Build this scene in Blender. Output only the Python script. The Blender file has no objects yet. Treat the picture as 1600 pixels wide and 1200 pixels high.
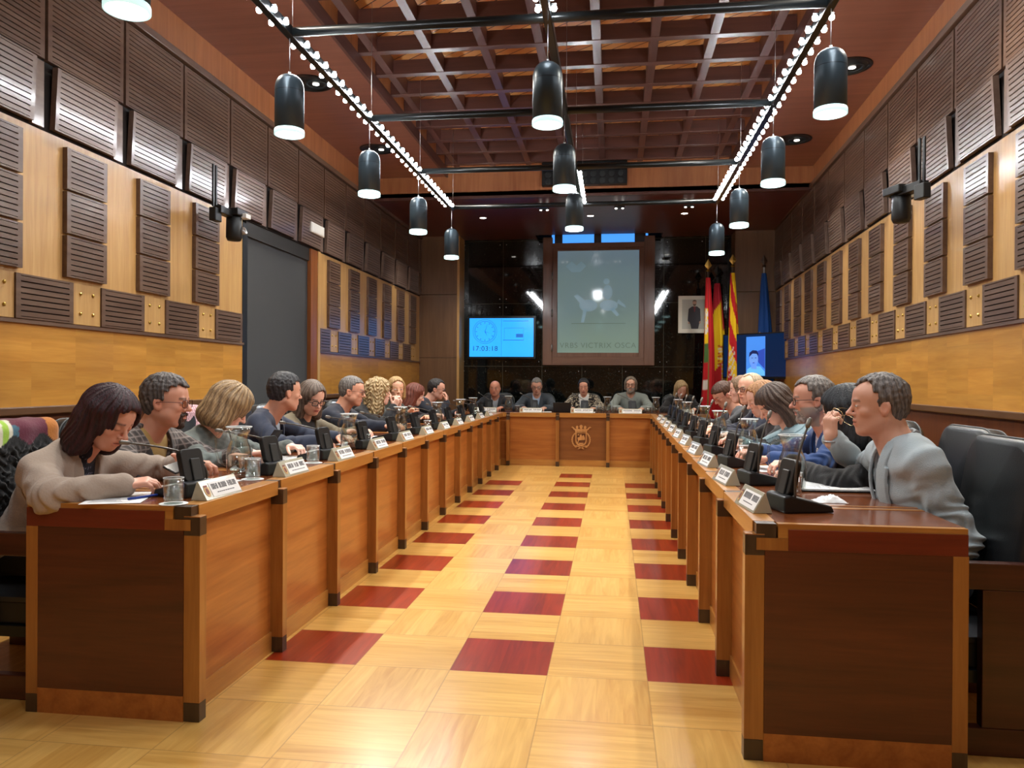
import bpy, bmesh, math, random
import numpy as np
from math import radians as R, pi, sin, cos
from mathutils import Vector, Matrix
sc = bpy.context.scene
COL = sc.collection
random.seed(7)

# ------------------------------------------------------------------ camera, world, exposure
def set_camera():
    yaw, pitch, roll = R(7.5), R(-0.195), R(0.33)
    F = Vector((-sin(yaw)*cos(pitch), cos(yaw)*cos(pitch), sin(pitch)))
    Rt = Vector((cos(yaw), sin(yaw), 0)); U = Rt.cross(F)
    R2 = cos(roll)*Rt + sin(roll)*U; U2 = -sin(roll)*Rt + cos(roll)*U
    cd = bpy.data.cameras.new('camera'); cam = bpy.data.objects.new('camera', cd); COL.objects.link(cam)
    m = Matrix.Identity(4)
    for i in range(3):
        m[i][0] = R2[i]; m[i][1] = U2[i]; m[i][2] = -F[i]
    m[2][3] = 1.185
    cam.matrix_world = m
    cd.sensor_width = 36; cd.lens = 27.0; cd.clip_start = .05
    sc.camera = cam
set_camera()
w = bpy.data.worlds.new('world'); sc.world = w; w.use_nodes = True
w.node_tree.nodes['Background'].inputs[0].default_value = (.75, .85, 1, 1)
w.node_tree.nodes['Background'].inputs[1].default_value = .05
sc.view_settings.view_transform = 'Standard'; sc.view_settings.look = 'None'
sc.view_settings.gamma = 1; sc.view_settings.use_curve_mapping = False
sc.view_settings.exposure = 0.35

def spot(name, loc, target, power, angle=110, blend=.6, rad=.05, col=(1, .92, .79)):
    l = bpy.data.lights.new(name, 'SPOT'); l.energy = power; l.spot_size = R(angle); l.spot_blend = blend
    l.shadow_soft_size = rad; l.color = col
    o = bpy.data.objects.new(name, l); COL.objects.link(o); o.location = loc
    o.rotation_euler = (Vector(target)-Vector(loc)).to_track_quat('-Z', 'Y').to_euler()
    return o
SOFFIT_Z = 3.87
# recessed soffit spotlights aimed at the desks, and the pendants' own downlights
SPOT_Y = [2.70, 4.67, 6.65, 8.63]
for y in SPOT_Y[1:]:
    spot('soffit_spot_light', (-2.73, y, SOFFIT_Z-.02), (-1.1, y-.9, .6), 175, 115)
    spot('soffit_spot_light', (1.95, y+.15, SOFFIT_Z-.02), (.3, y-.8, .6), 175, 115)
for x in (-2.6, -1.6, .8, 1.8):
    spot('rear_soffit_spot_light', (x, 10.9, 3.54), (x*.8-.1, 11.3, .8), 55, 110)
PEND = [(x, y) for y in (2.75, 4.25, 5.72, 7.22, 8.75) for x in (-1.87, -.37, 1.13)]
for x, y in PEND:
    if x == -.37 and y > 8: continue
    spot('pendant_downlight', (x, y, 2.615), (x, y, 0), 26, 125, .5, .07, (.93, .97, 1))

for x in (-1.87, -.37, 1.13):     # added light for an unseen pendant row behind the camera, no lamps built
    spot('pendant_downlight', (x, 1.0, 2.615), (x, 1.2, 0), 22, 135, .5, .07, (.93, .97, 1))
# ------------------------------------------------------------------ mesh helpers
class MB:
    def __init__(s): s.v = []; s.f = []; s.m = []; s.sm = []
    def add(s, vs, fs, mi=0, smooth=False):
        b = len(s.v); s.v += [tuple(v) for v in vs]; s.f += [tuple(b+i for i in f) for f in fs]
        s.m += [mi]*len(fs); s.sm += [smooth]*len(fs); return s
    def box(s, x0, x1, y0, y1, z0, z1, mi=0, M=None):
        vs = [Vector((x, y, z)) for x in (x0, x1) for y in (y0, y1) for z in (z0, z1)]
        if M is not None: vs = [M @ v for v in vs]
        return s.add(vs, [(0, 1, 3, 2), (4, 6, 7, 5), (0, 4, 5, 1), (2, 3, 7, 6), (0, 2, 6, 4), (1, 5, 7, 3)], mi)
    def lathe(s, prof, n=24, c=(0, 0, 0), mi=0, M=None, smooth=True, caps=True):
        vs = []
        for r, z in prof:
            for i in range(n):
                a = 2*pi*i/n; v = Vector((c[0]+r*cos(a), c[1]+r*sin(a), c[2]+z)); vs.append(M @ v if M is not None else v)
        fs = [(j*n+i, j*n+(i+1) % n, (j+1)*n+(i+1) % n, (j+1)*n+i) for j in range(len(prof)-1) for i in range(n)]
        s.add(vs, fs, mi, smooth)
        if caps:
            b = len(s.v)-len(vs)
            if prof[0][0] > 1e-6: s.f.append(tuple(b+i for i in range(n))[::-1]); s.m.append(mi); s.sm.append(False)
            if prof[-1][0] > 1e-6: s.f.append(tuple(b+(len(prof)-1)*n+i for i in range(n))); s.m.append(mi); s.sm.append(False)
        return s
    def cyl(s, c, r, z0, z1, n=20, mi=0, M=None): return s.lathe([(r, z0), (r, z1)], n, c, mi, M)
    def tube(s, pts, r, n=8, mi=0, closed=False):
        pts = [Vector(p) for p in pts]; N = len(pts); rs = r if isinstance(r, (list, tuple)) else [r]*N
        vs = []; up = None
        for i, p in enumerate(pts):
            a = pts[(i-1) % N] if (closed or i > 0) else p; b = pts[(i+1) % N] if (closed or i < N-1) else p
            t = (b-a).normalized()
            if up is None: up = t.orthogonal().normalized()
            up = (up - t*up.dot(t)).normalized() if (up-t*up.dot(t)).length > 1e-6 else t.orthogonal().normalized()
            bt = t.cross(up)
            for k in range(n):
                an = 2*pi*k/n; vs.append(p+(up*cos(an)+bt*sin(an))*rs[i])
        fs = []
        for j in range(N if closed else N-1):
            for k in range(n):
                fs.append((j*n+k, j*n+(k+1) % n, ((j+1) % N)*n+(k+1) % n, ((j+1) % N)*n+k))
        s.add(vs, fs, mi, True)
        if not closed:
            b = len(s.v)-len(vs)
            s.f += [tuple(b+k for k in range(n))[::-1], tuple(b+(N-1)*n+k for k in range(n))]; s.m += [mi]*2; s.sm += [False]*2
        return s
    def prism(s, poly, d0, d1, M=None, mi=0):
        """poly in (x,y), extruded from z=d0 to d1, then M"""
        n = len(poly); vs = [Vector((x, y, d0)) for x, y in poly]+[Vector((x, y, d1)) for x, y in poly]
        if M is not None: vs = [M @ v for v in vs]
        fs = [tuple(range(n))[::-1], tuple(range(n, 2*n))]+[(i, (i+1) % n, n+(i+1) % n, n+i) for i in range(n)]
        return s.add(vs, fs, mi)
    def quad(s, a, b, c, d, mi=0): return s.add([a, b, c, d], [(0, 1, 2, 3)], mi)
    def mesh(s, name):
        me = bpy.data.meshes.new(name); me.from_pydata(s.v, [], s.f); me.update()
        me.polygons.foreach_set('material_index', s.m); me.polygons.foreach_set('use_smooth', s.sm)
        return me
    def build(s, name, mats, parent=None, bevel=0, seg=2, fix=True):
        me = s.mesh(name)
        if fix:
            bm = bmesh.new(); bm.from_mesh(me); bmesh.ops.recalc_face_normals(bm, faces=bm.faces); bm.to_mesh(me); bm.free()
        for m in (mats if isinstance(mats, (list, tuple)) else [mats]): me.materials.append(m)
        o = bpy.data.objects.new(name, me); COL.objects.link(o); o.parent = parent
        if bevel:
            b = o.modifiers.new('bevel', 'BEVEL'); b.width = bevel; b.segments = seg; b.limit_method = 'ANGLE'; b.harden_normals = False
        return o
def tag(o, label=None, cat=None, group=None, kind=None):
    if label: o['label'] = label
    if cat: o['category'] = cat
    if group: o['group'] = group
    if kind: o['kind'] = kind
    return o
def empty(name, loc=(0, 0, 0), rz=0, label=None, cat=None, group=None, kind=None):
    o = bpy.data.objects.new(name, None); COL.objects.link(o); o.location = loc; o.rotation_euler = (0, 0, rz)
    o.empty_display_size = .1
    return tag(o, label, cat, group, kind)
def copy_tree(o, parent=None):
    c = o.copy(); COL.objects.link(c); c.parent = parent
    for ch in list(o.children): copy_tree(ch, c)
    return c
def dup(o, loc, rz, label=None, group=None):
    c = copy_tree(o); c.location = loc; c.rotation_euler = (0, 0, rz)
    if label: c['label'] = label
    if group: c['group'] = group
    return c

# ------------------------------------------------------------------ materials
def newmat(name):
    m = bpy.data.materials.new(name); m.use_nodes = True; nt = m.node_tree
    return m, nt, nt.nodes['Principled BSDF']
def N(nt, t, **kw):
    n = nt.nodes.new(t)
    for k, v in kw.items(): setattr(n, k, v)
    return n
def mathn(nt, op, a, b=None, c=None):
    n = N(nt, 'ShaderNodeMath', operation=op)
    for i, x in enumerate((a, b, c)):
        if x is None: continue
        if isinstance(x, (int, float)): n.inputs[i].default_value = x
        else: nt.links.new(x, n.inputs[i])
    return n.outputs[0]
def mixc(nt, f, a, b):
    n = N(nt, 'ShaderNodeMix', data_type='RGBA')
    for i, x in ((0, f), (6, a), (7, b)):
        if isinstance(x, (int, float)): n.inputs[i].default_value = x
        elif isinstance(x, tuple): n.inputs[i].default_value = (*x[:3], 1)
        else: nt.links.new(x, n.inputs[i])
    return n.outputs[2]
def flat(name, col, rough=.5, metal=0, emit=0, spec=.5, coat=0, trans=0, ior=1.45, sheen=0):
    m, nt, b = newmat(name)
    b.inputs['Base Color'].default_value = (*col, 1); b.inputs['Roughness'].default_value = rough
    b.inputs['Metallic'].default_value = metal; b.inputs['Specular IOR Level'].default_value = spec
    b.inputs['Coat Weight'].default_value = coat; b.inputs['Transmission Weight'].default_value = trans
    b.inputs['IOR'].default_value = ior; b.inputs['Sheen Weight'].default_value = sheen
    if emit: b.inputs['Emission Color'].default_value = (*col, 1); b.inputs['Emission Strength'].default_value = emit
    return m
def wood(name, c1, c2, axis=2, rough=.3, scale=1.0, coat=.2, contrast=1.0, plank=None, var=.0):
    """grain runs along `axis` of the object; plank=(axis, width) gives boards with their own tone"""
    m, nt, b = newmat(name)
    tc = N(nt, 'ShaderNodeTexCoord'); mp = N(nt, 'ShaderNodeMapping')
    s = [14*scale]*3; s[axis] = .9*scale
    mp.inputs['Scale'].default_value = s
    oi = N(nt, 'ShaderNodeObjectInfo'); ad = N(nt, 'ShaderNodeVectorMath', operation='ADD')
    cx = N(nt, 'ShaderNodeCombineXYZ')
    r7 = mathn(nt, 'MULTIPLY', oi.outputs['Random'], 7.0)
    for i in range(3): nt.links.new(r7, cx.inputs[i])
    nt.links.new(tc.outputs['Object'], ad.inputs[0]); nt.links.new(cx.outputs[0], ad.inputs[1])
    vec = ad.outputs[0]; tone = None
    if plank:
        sx = N(nt, 'ShaderNodeSeparateXYZ'); nt.links.new(tc.outputs['Object'], sx.inputs[0])
        ids = []
        for ax, wd in plank: ids.append(mathn(nt, 'FLOOR', mathn(nt, 'DIVIDE', sx.outputs[ax], wd)))
        cc = N(nt, 'ShaderNodeCombineXYZ')
        for i, x in enumerate(ids): nt.links.new(x, cc.inputs[i])
        wn = N(nt, 'ShaderNodeTexWhiteNoise', noise_dimensions='3D'); nt.links.new(cc.outputs[0], wn.inputs['Vector'])
        tone = wn.outputs['Value']
        a2 = N(nt, 'ShaderNodeVectorMath', operation='MULTIPLY_ADD')
        nt.links.new(wn.outputs['Color'], a2.inputs[0]); a2.inputs[1].default_value = (9, 9, 9); nt.links.new(vec, a2.inputs[2]); vec = a2.outputs[0]
    nt.links.new(vec, mp.inputs['Vector'])
    no = N(nt, 'ShaderNodeTexNoise'); no.inputs['Scale'].default_value = 1.6; no.inputs['Detail'].default_value = 5; no.inputs['Distortion'].default_value = .6
    nt.links.new(mp.outputs[0], no.inputs['Vector'])
    n2 = N(nt, 'ShaderNodeTexNoise'); n2.inputs['Scale'].default_value = 9; n2.inputs['Detail'].default_value = 3
    nt.links.new(mp.outputs[0], n2.inputs['Vector'])
    f = mathn(nt, 'ADD', mathn(nt, 'MULTIPLY', no.outputs[0], .75), mathn(nt, 'MULTIPLY', n2.outputs[0], .25))
    rr = N(nt, 'ShaderNodeMapRange'); rr.inputs[1].default_value = .5-.2/contrast; rr.inputs[2].default_value = .5+.2/contrast
    nt.links.new(f, rr.inputs[0])
    col = mixc(nt, rr.outputs[0], c1, c2)
    if tone is not None:
        hs = N(nt, 'ShaderNodeHueSaturation'); nt.links.new(col, hs.inputs['Color'])
        nt.links.new(mathn(nt, 'ADD', mathn(nt, 'MULTIPLY', tone, var), 1-var/2), hs.inputs['Value']); col = hs.outputs[0]
    nt.links.new(col, b.inputs['Base Color']); b.inputs['Roughness'].default_value = rough; b.inputs['Coat Weight'].default_value = coat
    b.inputs['Coat Roughness'].default_value = .12
    return m
def srgb(r, g, b):
    f = lambda c: (c/255/12.92) if c/255 <= .04045 else ((c/255+.055)/1.055)**2.4
    return (f(r), f(g), f(b))

oak_v = wood('oak_vertical', srgb(204, 164, 104), srgb(176, 132, 76), 2, .38, 1, .15)
oak_x = wood('oak_along_x', srgb(196, 148, 78), srgb(158, 108, 50), 0, .38)
oak_y = wood('oak_along_y', srgb(196, 148, 78), srgb(158, 108, 50), 1, .38)
edge_v = wood('iroko_vertical', srgb(176, 120, 58), srgb(140, 86, 36), 2, .3)
edge_y = wood('iroko_along_y', srgb(192, 136, 66), srgb(158, 100, 44), 1, .3)
edge_x = wood('iroko_along_x', srgb(192, 136, 66), srgb(158, 100, 44), 0, .3)
cherry_y = wood('cherry_along_y', srgb(184, 116, 54), srgb(144, 80, 32), 1, .3, .8)
cherry_x = wood('cherry_along_x', srgb(184, 116, 54), srgb(144, 80, 32), 0, .3, .8)
mahog_x = wood('mahogany_along_x', srgb(98, 46, 26), srgb(64, 26, 16), 0, .34, .8)
redband = wood('red_band_wood', srgb(120, 44, 26), srgb(88, 26, 18), 0, .28)
top_w = wood('tabletop_wood', srgb(150, 84, 44), srgb(112, 56, 28), 0, .16, .8, .5)
walnut = wood('walnut_cap', srgb(76, 56, 40), srgb(50, 34, 24), 2, .35)
frieze = wood('frieze_wood', srgb(176, 116, 72), srgb(146, 88, 52), 2, .4, .7, .1, 1, [(0, .6), (1, .62), (2, 50)], .25)
soffit_m = wood('soffit_wood', srgb(138, 88, 70), srgb(112, 68, 52), 0, .32, .5, .1, 1, [(1, .75), (0, 50)], .22)
beam_x = wood('beam_wood_x', srgb(88, 52, 44), srgb(64, 36, 30), 0, .42, .6, .1)
beam_y = wood('beam_wood_y', srgb(88, 52, 44), srgb(64, 36, 30), 1, .42, .6, .1)
dado_m = wood('dado_wood', srgb(110, 62, 34), srgb(84, 44, 24), 2, .4, .7, .1, 1, [(1, .71), (0, 50)], .15)
trim_m = wood('trim_wood', srgb(104, 72, 44), srgb(80, 52, 30), 1, .4)
slat_m = wood('dark_slat_wood', srgb(112, 88, 72), srgb(84, 62, 50), 1, .33, .9, .15)
lit_m = wood('sheen_lit_slat_wood', srgb(124, 104, 92), srgb(98, 78, 68), 1, .34, .9, .6)  # paler copy of the dark slat wood, rail-light sheen put into its colour
pier_m = wood('pier_wood', srgb(120, 88, 60), srgb(96, 68, 44), 2, .45, .6, .05)
dark_gap = flat('dark_gap', srgb(22, 14, 12), .8)
black = flat('black_plastic', srgb(20, 21, 22), .42)
blackm = flat('black_metal', srgb(24, 28, 30), .28, .4)
chromeish = flat('satin_metal', srgb(170, 172, 175), .3, .9)
brass = flat('brass', srgb(200, 170, 90), .3, .9)
white = flat('white_plastic', srgb(225, 225, 220), .5)
paper = flat('paper', srgb(232, 232, 230), .7)
ink = flat('ink', srgb(70, 70, 74), .7)
slate = flat('slate_blue_lacquer', srgb(50, 62, 70), .34, .35)
rimglass = flat('frosted_rim', srgb(190, 225, 225), .4, 0, .9)
def glass(name, col=(1, 1, 1), rough=0.0, ior=1.45):
    m, nt, b = newmat(name); nt.nodes.remove(b); out = nt.nodes['Material Output']
    g = N(nt, 'ShaderNodeBsdfGlossy'); g.inputs['Roughness'].default_value = .03
    t = N(nt, 'ShaderNodeBsdfTransparent'); t.inputs[0].default_value = (*col, 1)
    lw = N(nt, 'ShaderNodeLayerWeight'); lw.inputs[0].default_value = .35
    mx = N(nt, 'ShaderNodeMixShader')
    f = mathn(nt, 'ADD', mathn(nt, 'MULTIPLY', lw.outputs['Facing'], .55), .07)
    nt.links.new(f, mx.inputs[0]); nt.links.new(t.outputs[0], mx.inputs[1]); nt.links.new(g.outputs[0], mx.inputs[2])
    nt.links.new(mx.outputs[0], out.inputs[0]); return m
glass_m = glass('clear_glass', (.93, .96, .95))
water_m = glass('water', (.86, .9, .88))
lamp_on = flat('lamp_diffuser', (.93, .98, 1), .5, 0, 14)
led_on = flat('led_bulb', (.93, .97, 1), .5, 0, 170)
down_on = flat('downlight_bulb', (1, .93, .85), .5, 0, 12)
# ------------------------------------------------------------------ floor
def floor_material():
    m, nt, b = newmat('parquet')
    tc = N(nt, 'ShaderNodeTexCoord'); sx = N(nt, 'ShaderNodeSeparateXYZ'); nt.links.new(tc.outputs['Object'], sx.inputs[0])
    u = mathn(nt, 'DIVIDE', mathn(nt, 'ADD', sx.outputs[0], 1.457), .4); v = mathn(nt, 'DIVIDE', mathn(nt, 'SUBTRACT', sx.outputs[1], 3.085), .4)
    i = mathn(nt, 'FLOOR', u); j = mathn(nt, 'FLOOR', v); fu = mathn(nt, 'SUBTRACT', u, i); fv = mathn(nt, 'SUBTRACT', v, j)
    par = mathn(nt, 'FLOORED_MODULO', mathn(nt, 'ADD', i, j), 2.0)          # 1: boards run along x
    k = mathn(nt, 'FLOOR', mathn(nt, 'MULTIPLY', mathn(nt, 'ADD', mathn(nt, 'MULTIPLY', fv, par), mathn(nt, 'MULTIPLY', fu, mathn(nt, 'SUBTRACT', 1.0, par))), 4.0))
    cc = N(nt, 'ShaderNodeCombineXYZ'); nt.links.new(i, cc.inputs[0]); nt.links.new(j, cc.inputs[1]); nt.links.new(k, cc.inputs[2])
    wn = N(nt, 'ShaderNodeTexWhiteNoise', noise_dimensions='3D'); nt.links.new(cc.outputs[0], wn.inputs['Vector'])
    def grain(ax):
        mp = N(nt, 'ShaderNodeMapping'); s = [26, 26, 1]; s[ax] = 2.2; mp.inputs['Scale'].default_value = s
        ad = N(nt, 'ShaderNodeVectorMath', operation='MULTIPLY_ADD'); nt.links.new(wn.outputs['Color'], ad.inputs[0]); ad.inputs[1].default_value = (7, 7, 7)
        nt.links.new(tc.outputs['Object'], ad.inputs[2]); nt.links.new(ad.outputs[0], mp.inputs['Vector'])
        no = N(nt, 'ShaderNodeTexNoise'); no.inputs['Scale'].default_value = 1.2; no.inputs['Detail'].default_value = 5; no.inputs['Distortion'].default_value = 1.0
        nt.links.new(mp.outputs[0], no.inputs['Vector']); return no.outputs[0]
    g = mathn(nt, 'ADD', mathn(nt, 'MULTIPLY', grain(0), par), mathn(nt, 'MULTIPLY', grain(1), mathn(nt, 'SUBTRACT', 1.0, par)))
    rr = N(nt, 'ShaderNodeMapRange'); rr.inputs[1].default_value = .3; rr.inputs[2].default_value = .7; nt.links.new(g, rr.inputs[0])
    t = mathn(nt, 'ADD', mathn(nt, 'MULTIPLY', rr.outputs[0], .55), mathn(nt, 'MULTIPLY', wn.outputs['Value'], .45))
    oak = mixc(nt, t, srgb(232, 186, 104), srgb(194, 140, 62))
    red = mixc(nt, t, srgb(172, 58, 22), srgb(112, 32, 12))
    # red squares: every second row, every second column of the five in the aisle, rows 0..16
    ev_j = mathn(nt, 'COMPARE', mathn(nt, 'FLOORED_MODULO', j, 2.0), 0.0, .1); ev_i = mathn(nt, 'COMPARE', mathn(nt, 'FLOORED_MODULO', i, 2.0), 0.0, .1)
    def rng(x, a, c): return mathn(nt, 'MULTIPLY', mathn(nt, 'GREATER_THAN', x, a-.5), mathn(nt, 'LESS_THAN', x, c+.5))
    mid = rng(i, 2, 2)
    side = mathn(nt, 'MULTIPLY', rng(i, 0, 4), rng(j, 0, 14)); msk = mathn(nt, 'MAXIMUM', side, mathn(nt, 'MULTIPLY', mid, rng(j, 0, 16)))
    msk = mathn(nt, 'MULTIPLY', msk, mathn(nt, 'MULTIPLY', ev_i, ev_j))
    # hairline joints
    def edge(f, w_): return mathn(nt, 'LESS_THAN', mathn(nt, 'MINIMUM', f, mathn(nt, 'SUBTRACT', 1.0, f)), w_)
    col = mixc(nt, msk, oak, red)
    jn = mathn(nt, 'MAXIMUM', edge(fu, .006), edge(fv, .006))
    col = mixc(nt, mathn(nt, 'MULTIPLY', jn, .35), col, srgb(110, 66, 30))
    nt.links.new(col, b.inputs['Base Color']); b.inputs['Roughness'].default_value = .28; b.inputs['Coat Weight'].default_value = .25
    b.inputs['Coat Roughness'].default_value = .16
    bp = N(nt, 'ShaderNodeBump'); bp.inputs['Strength'].default_value = .06; bp.inputs['Distance'].default_value = .002
    nt.links.new(g, bp.inputs['Height']); nt.links.new(bp.outputs[0], b.inputs['Normal'])
    return m
XL, Y0R, Y1R, YB = -3.21, -1.5, 12.5, 12.9
RX0, RY0, RM = 2.26, 4.92, .035
def xr(y): return RX0+RM*(y-RY0)
def struct(o, label=None):
    o['kind'] = 'structure'
    if label: o['label'] = label
    return o
struct(MB().box(-3.6, 3.1, Y0R-.1, 13.3, -.1, 0).build('floor', floor_material()))

# ------------------------------------------------------------------ side walls
def oak_tiles():
    return wood('oak_cladding', srgb(206, 150, 66), srgb(176, 118, 44), 1, .34, .9, .25, .9, [(1, .353), (2, .16)], .22)
tiles_m = oak_tiles()
def slatted(name, parent, u0, u1, z0, z1, n, depth=.03, mar=.035, x0=0.0, lab=None, tilt=0, mat=None):
    """dark panel on the wall face (local x = out of the wall): frame with n routed slots"""
    mb = MB(); d = depth; g = .22
    M = Matrix.Translation((x0, 0, (z0+z1)/2)) @ Matrix.Rotation(tilt, 4, 'Y') @ Matrix.Translation((0, 0, -(z0+z1)/2))
    mb.box(.002, d-.012, u0+.003, u1-.003, z0+.003, z1-.003, 1, M)
    mb.box(0, d, u0, u0+mar, z0, z1, 0, M); mb.box(0, d, u1-mar, u1, z0, z1, 0, M)
    hh = (z1-z0-.02)/n
    mb.box(0, d, u0+mar, u1-mar, z0, z0+.01, 0, M); mb.box(0, d, u0+mar, u1-mar, z1-.01, z1, 0, M)
    for i in range(n):
        zz = z0+.01+hh*i
        mb.box(0, d, u0+mar, u1-mar, zz+hh*g/2, zz+hh*(1-g/2), 0, M)
    o = mb.build(name, [mat or slat_m, dark_gap], parent)
    if lab: o['label'] = lab
    return o
def wall_cladding(root, ranges, su, wu, dz, end):
    """ranges: (u from, u to) stretches of full-height cladding; su, wu: phase of the small and the wide panels"""
    z = lambda a: a+dz
    for (a, b) in ranges:
        MB().box(-.12, 0, a, b, z(1.505), z(2.59), 0).build('oak_backing', oak_v, root)
        MB().box(-.12, .004, a, b, 1.02, z(1.49), 0).build('oak_tile_cladding', tiles_m, root)
        MB().box(-.12, .02, a, b, z(1.488), z(1.508), 0).build('dark_ledge', slat_m, root)
        MB().box(-.12, -.01, a, b, .02, 1.0, 0).build('dado_panelling', dado_m, root)
        MB().box(-.12, .03, a, b, .985, 1.03, 0).build('dado_rail', trim_m, root, .006)
        k = -4
        while True:
            s0 = su+.7*k; w0 = wu+.7*k; k += 1
            if s0 > b: break
            if s0 >= a-.01 and s0+.36 <= b+.12:
                for r in range(3): slatted('acoustic_tile', root, s0, min(s0+.36, b), z(1.785)+.258*r, z(1.785)+.258*r+.243, 7)
            p0, p1 = max(w0, a), min(w0+.445, b)
            if p1-p0 > .06: slatted('acoustic_plank', root, p0, p1, z(1.513), z(1.757), 7, .022)
            q0, q1 = max(w0+.445, a), min(w0+.7, b)
            if q1-q0 > .05:
                mb = MB(); mb.box(0, .012, q0+.002, q1-.002, z(1.513), z(1.757), 0)
                if q1-q0 > .2:
                    for uu in (.28, .72):
                        for vv in (.27, .76): mb.lathe([(.011, 0), (.011, .004), (.005, .010)], 10, (0, 0, 0), 1, Matrix.Translation((.012, q0+uu*(q1-q0), z(1.513)+vv*.244)) @ Matrix.Rotation(pi/2, 4, 'Y'))
                mb.build('bolted_oak_block', [oak_v, brass], root)
    # the two upper rows run over the door as well
    a, b = ranges[0][0], end
    MB().box(-.12, 0, a, b, z(2.59), z(3.60)).build('dark_backing', dark_gap, root)
    k = -4
    while True:
        g0 = su-.155+.7*k; k += 1
        if g0 > b-.1: break
        if g0 < a: continue
        e = min(g0+.675, b)
        slatted('upper_acoustic_panel', root, g0, e, z(2.985), z(3.53), 18, .028)
        if g0+.07+.55 <= b:
            slatted('lit_acoustic_panel', root, g0+.045, g0+.585, z(2.61), z(2.965), 11, .034, .03, .012, None, R(3.0), lit_m)  # tilted to catch the rail bulbs' reflection, in the sheen-toned wood
            MB().box(0, .02, g0+.59, g0+.68, z(2.60), z(2.97)).build('panel_side_strip', lit_m, root)
        else: slatted('lit_acoustic_panel', root, g0+.045, b, z(2.61), z(2.965), 11, .034, .02)
    MB().box(-.12, .05, a, b, z(3.545), z(3.60)).build('cornice_rail', slat_m, root, .004)
    MB().box(-.12, .0, a, b, z(3.60), 4.0).build('frieze_boards', frieze, root)
wl = empty('wall_left', (XL, 0, 0), 0, 'left wall clad in oak with dark slatted acoustic panels', None, None, 'structure')
wall_cladding(wl, [(1.2, 6.33), (8.08, 12.52)], 4.127, 3.75, 0, 12.52)
ang = math.atan(RM)
wr = empty('wall_right', (xr(0), 0, 0), pi-ang, 'right wall clad in oak with dark slatted acoustic panels', None, None, 'structure')
# mirrored: local +x looks into the room, local y runs against the world's, so the phases are negated
class Flip:
    pass
wr.rotation_euler = (0, 0, -ang); wr.scale = (-1, 1, 1)
wall_cladding(wr, [(1.2, 12.54)], 4.965, 4.61, .037, 12.54)
struct(MB().box(XL-.14, XL-.1, Y0R, 13.0, 0, 4.1).build('wall_left_backing', dado_m), 'plain carcass behind the left wall cladding')
struct(MB().box(XL-.1, XL, Y0R, 1.2, 0, 4.1).build('wall_left_rear', oak_v), 'plain oak stretch of the left wall behind the camera')
struct(MB().box(xr(0)-.1, xr(0)+.6, Y0R, 1.2, 0, 4.1).build('wall_right_rear', oak_v), 'plain oak stretch of the right wall behind the camera')
struct(MB().box(XL-.1, 3.0, Y0R-.1, Y0R, 0, 4.1).build('wall_front', oak_v), 'oak wall behind the camera')
# door with the grey roller screen
dr = empty('door_1', (XL, 0, 0), 0, 'wide doorway in the left wall closed by a grey roller screen', None, None, 'structure')
MB().box(-.06, -.03, 6.42, 7.84, .02, 2.46).build('roller_screen', flat('grey_screen', srgb(62, 64, 66), .75), dr)
MB().box(-.1, .004, 6.33, 6.42, 0, 2.56).build('door_jamb', flat('anthracite', srgb(38, 40, 44), .4, .3), dr)
MB().box(-.1, -.01, 6.42, 7.84, 2.46, 2.59).build('screen_housing', flat('screen_housing_grey', srgb(48, 46, 44), .5), dr)
MB().box(-.1, .012, 7.84, 8.02, 0, 2.59).build('door_post', wood('door_post_wood', srgb(150, 88, 40), srgb(120, 66, 28), 2, .35), dr, .003)
MB().box(-.1, .02, 8.02, 8.085, 0, 2.59).build('door_edge', oak_v, dr, .003)

# ------------------------------------------------------------------ ceiling
ce = empty('ceiling', (0, 0, 0), 0, 'reddish wood soffit around a coffer of crossing beams', None, None, 'structure')
CXL, CXR, CY0, CY1 = -2.18, 1.43, 1.0, 9.9
MB().box(XL-.1, CXL, Y0R, CY1, SOFFIT_Z, SOFFIT_Z+.08).build('soffit_panel', soffit_m, ce)
MB().box(CXR, 3.0, Y0R, CY1, SOFFIT_Z, SOFFIT_Z+.08).build('soffit_panel', soffit_m, ce)
MB().box(CXL, CXR, Y0R, CY0, SOFFIT_Z, SOFFIT_Z+.08).build('soffit_panel', soffit_m, ce)
mb = MB(); mb.box(CXL-.012, CXL+.015, CY0, CY1, SOFFIT_Z-.012, SOFFIT_Z+.10); mb.box(CXR-.015, CXR+.012, CY0, CY1, SOFFIT_Z-.012, SOFFIT_Z+.10)
mb.build('coffer_lip', beam_y, ce)
mb = MB(); mb.box(CXL-.05, CXL, CY0, CY1, SOFFIT_Z+.08, 4.45); mb.box(CXR, CXR+.05, CY0, CY1, SOFFIT_Z+.08, 4.45); mb.box(CXL, CXR, CY0-.05, CY0, SOFFIT_Z, 4.45)
mb.build('coffer_wall', frieze, ce)
MB().box(XL-.1, 3.0, CY1, CY1+.06, 3.60, 4.45).build('fascia_boards', frieze, ce)
MB().box(XL-.1, 3.0, CY1-.03, CY1+.05, 3.565, 3.602).build('fascia_lip', beam_x, ce, .004)
deck = wood('deck_boards', srgb(204, 146, 84), srgb(150, 92, 48), 0, .5, 1, .0, 1, [(0, .33), (1, .085)], .35)
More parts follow.
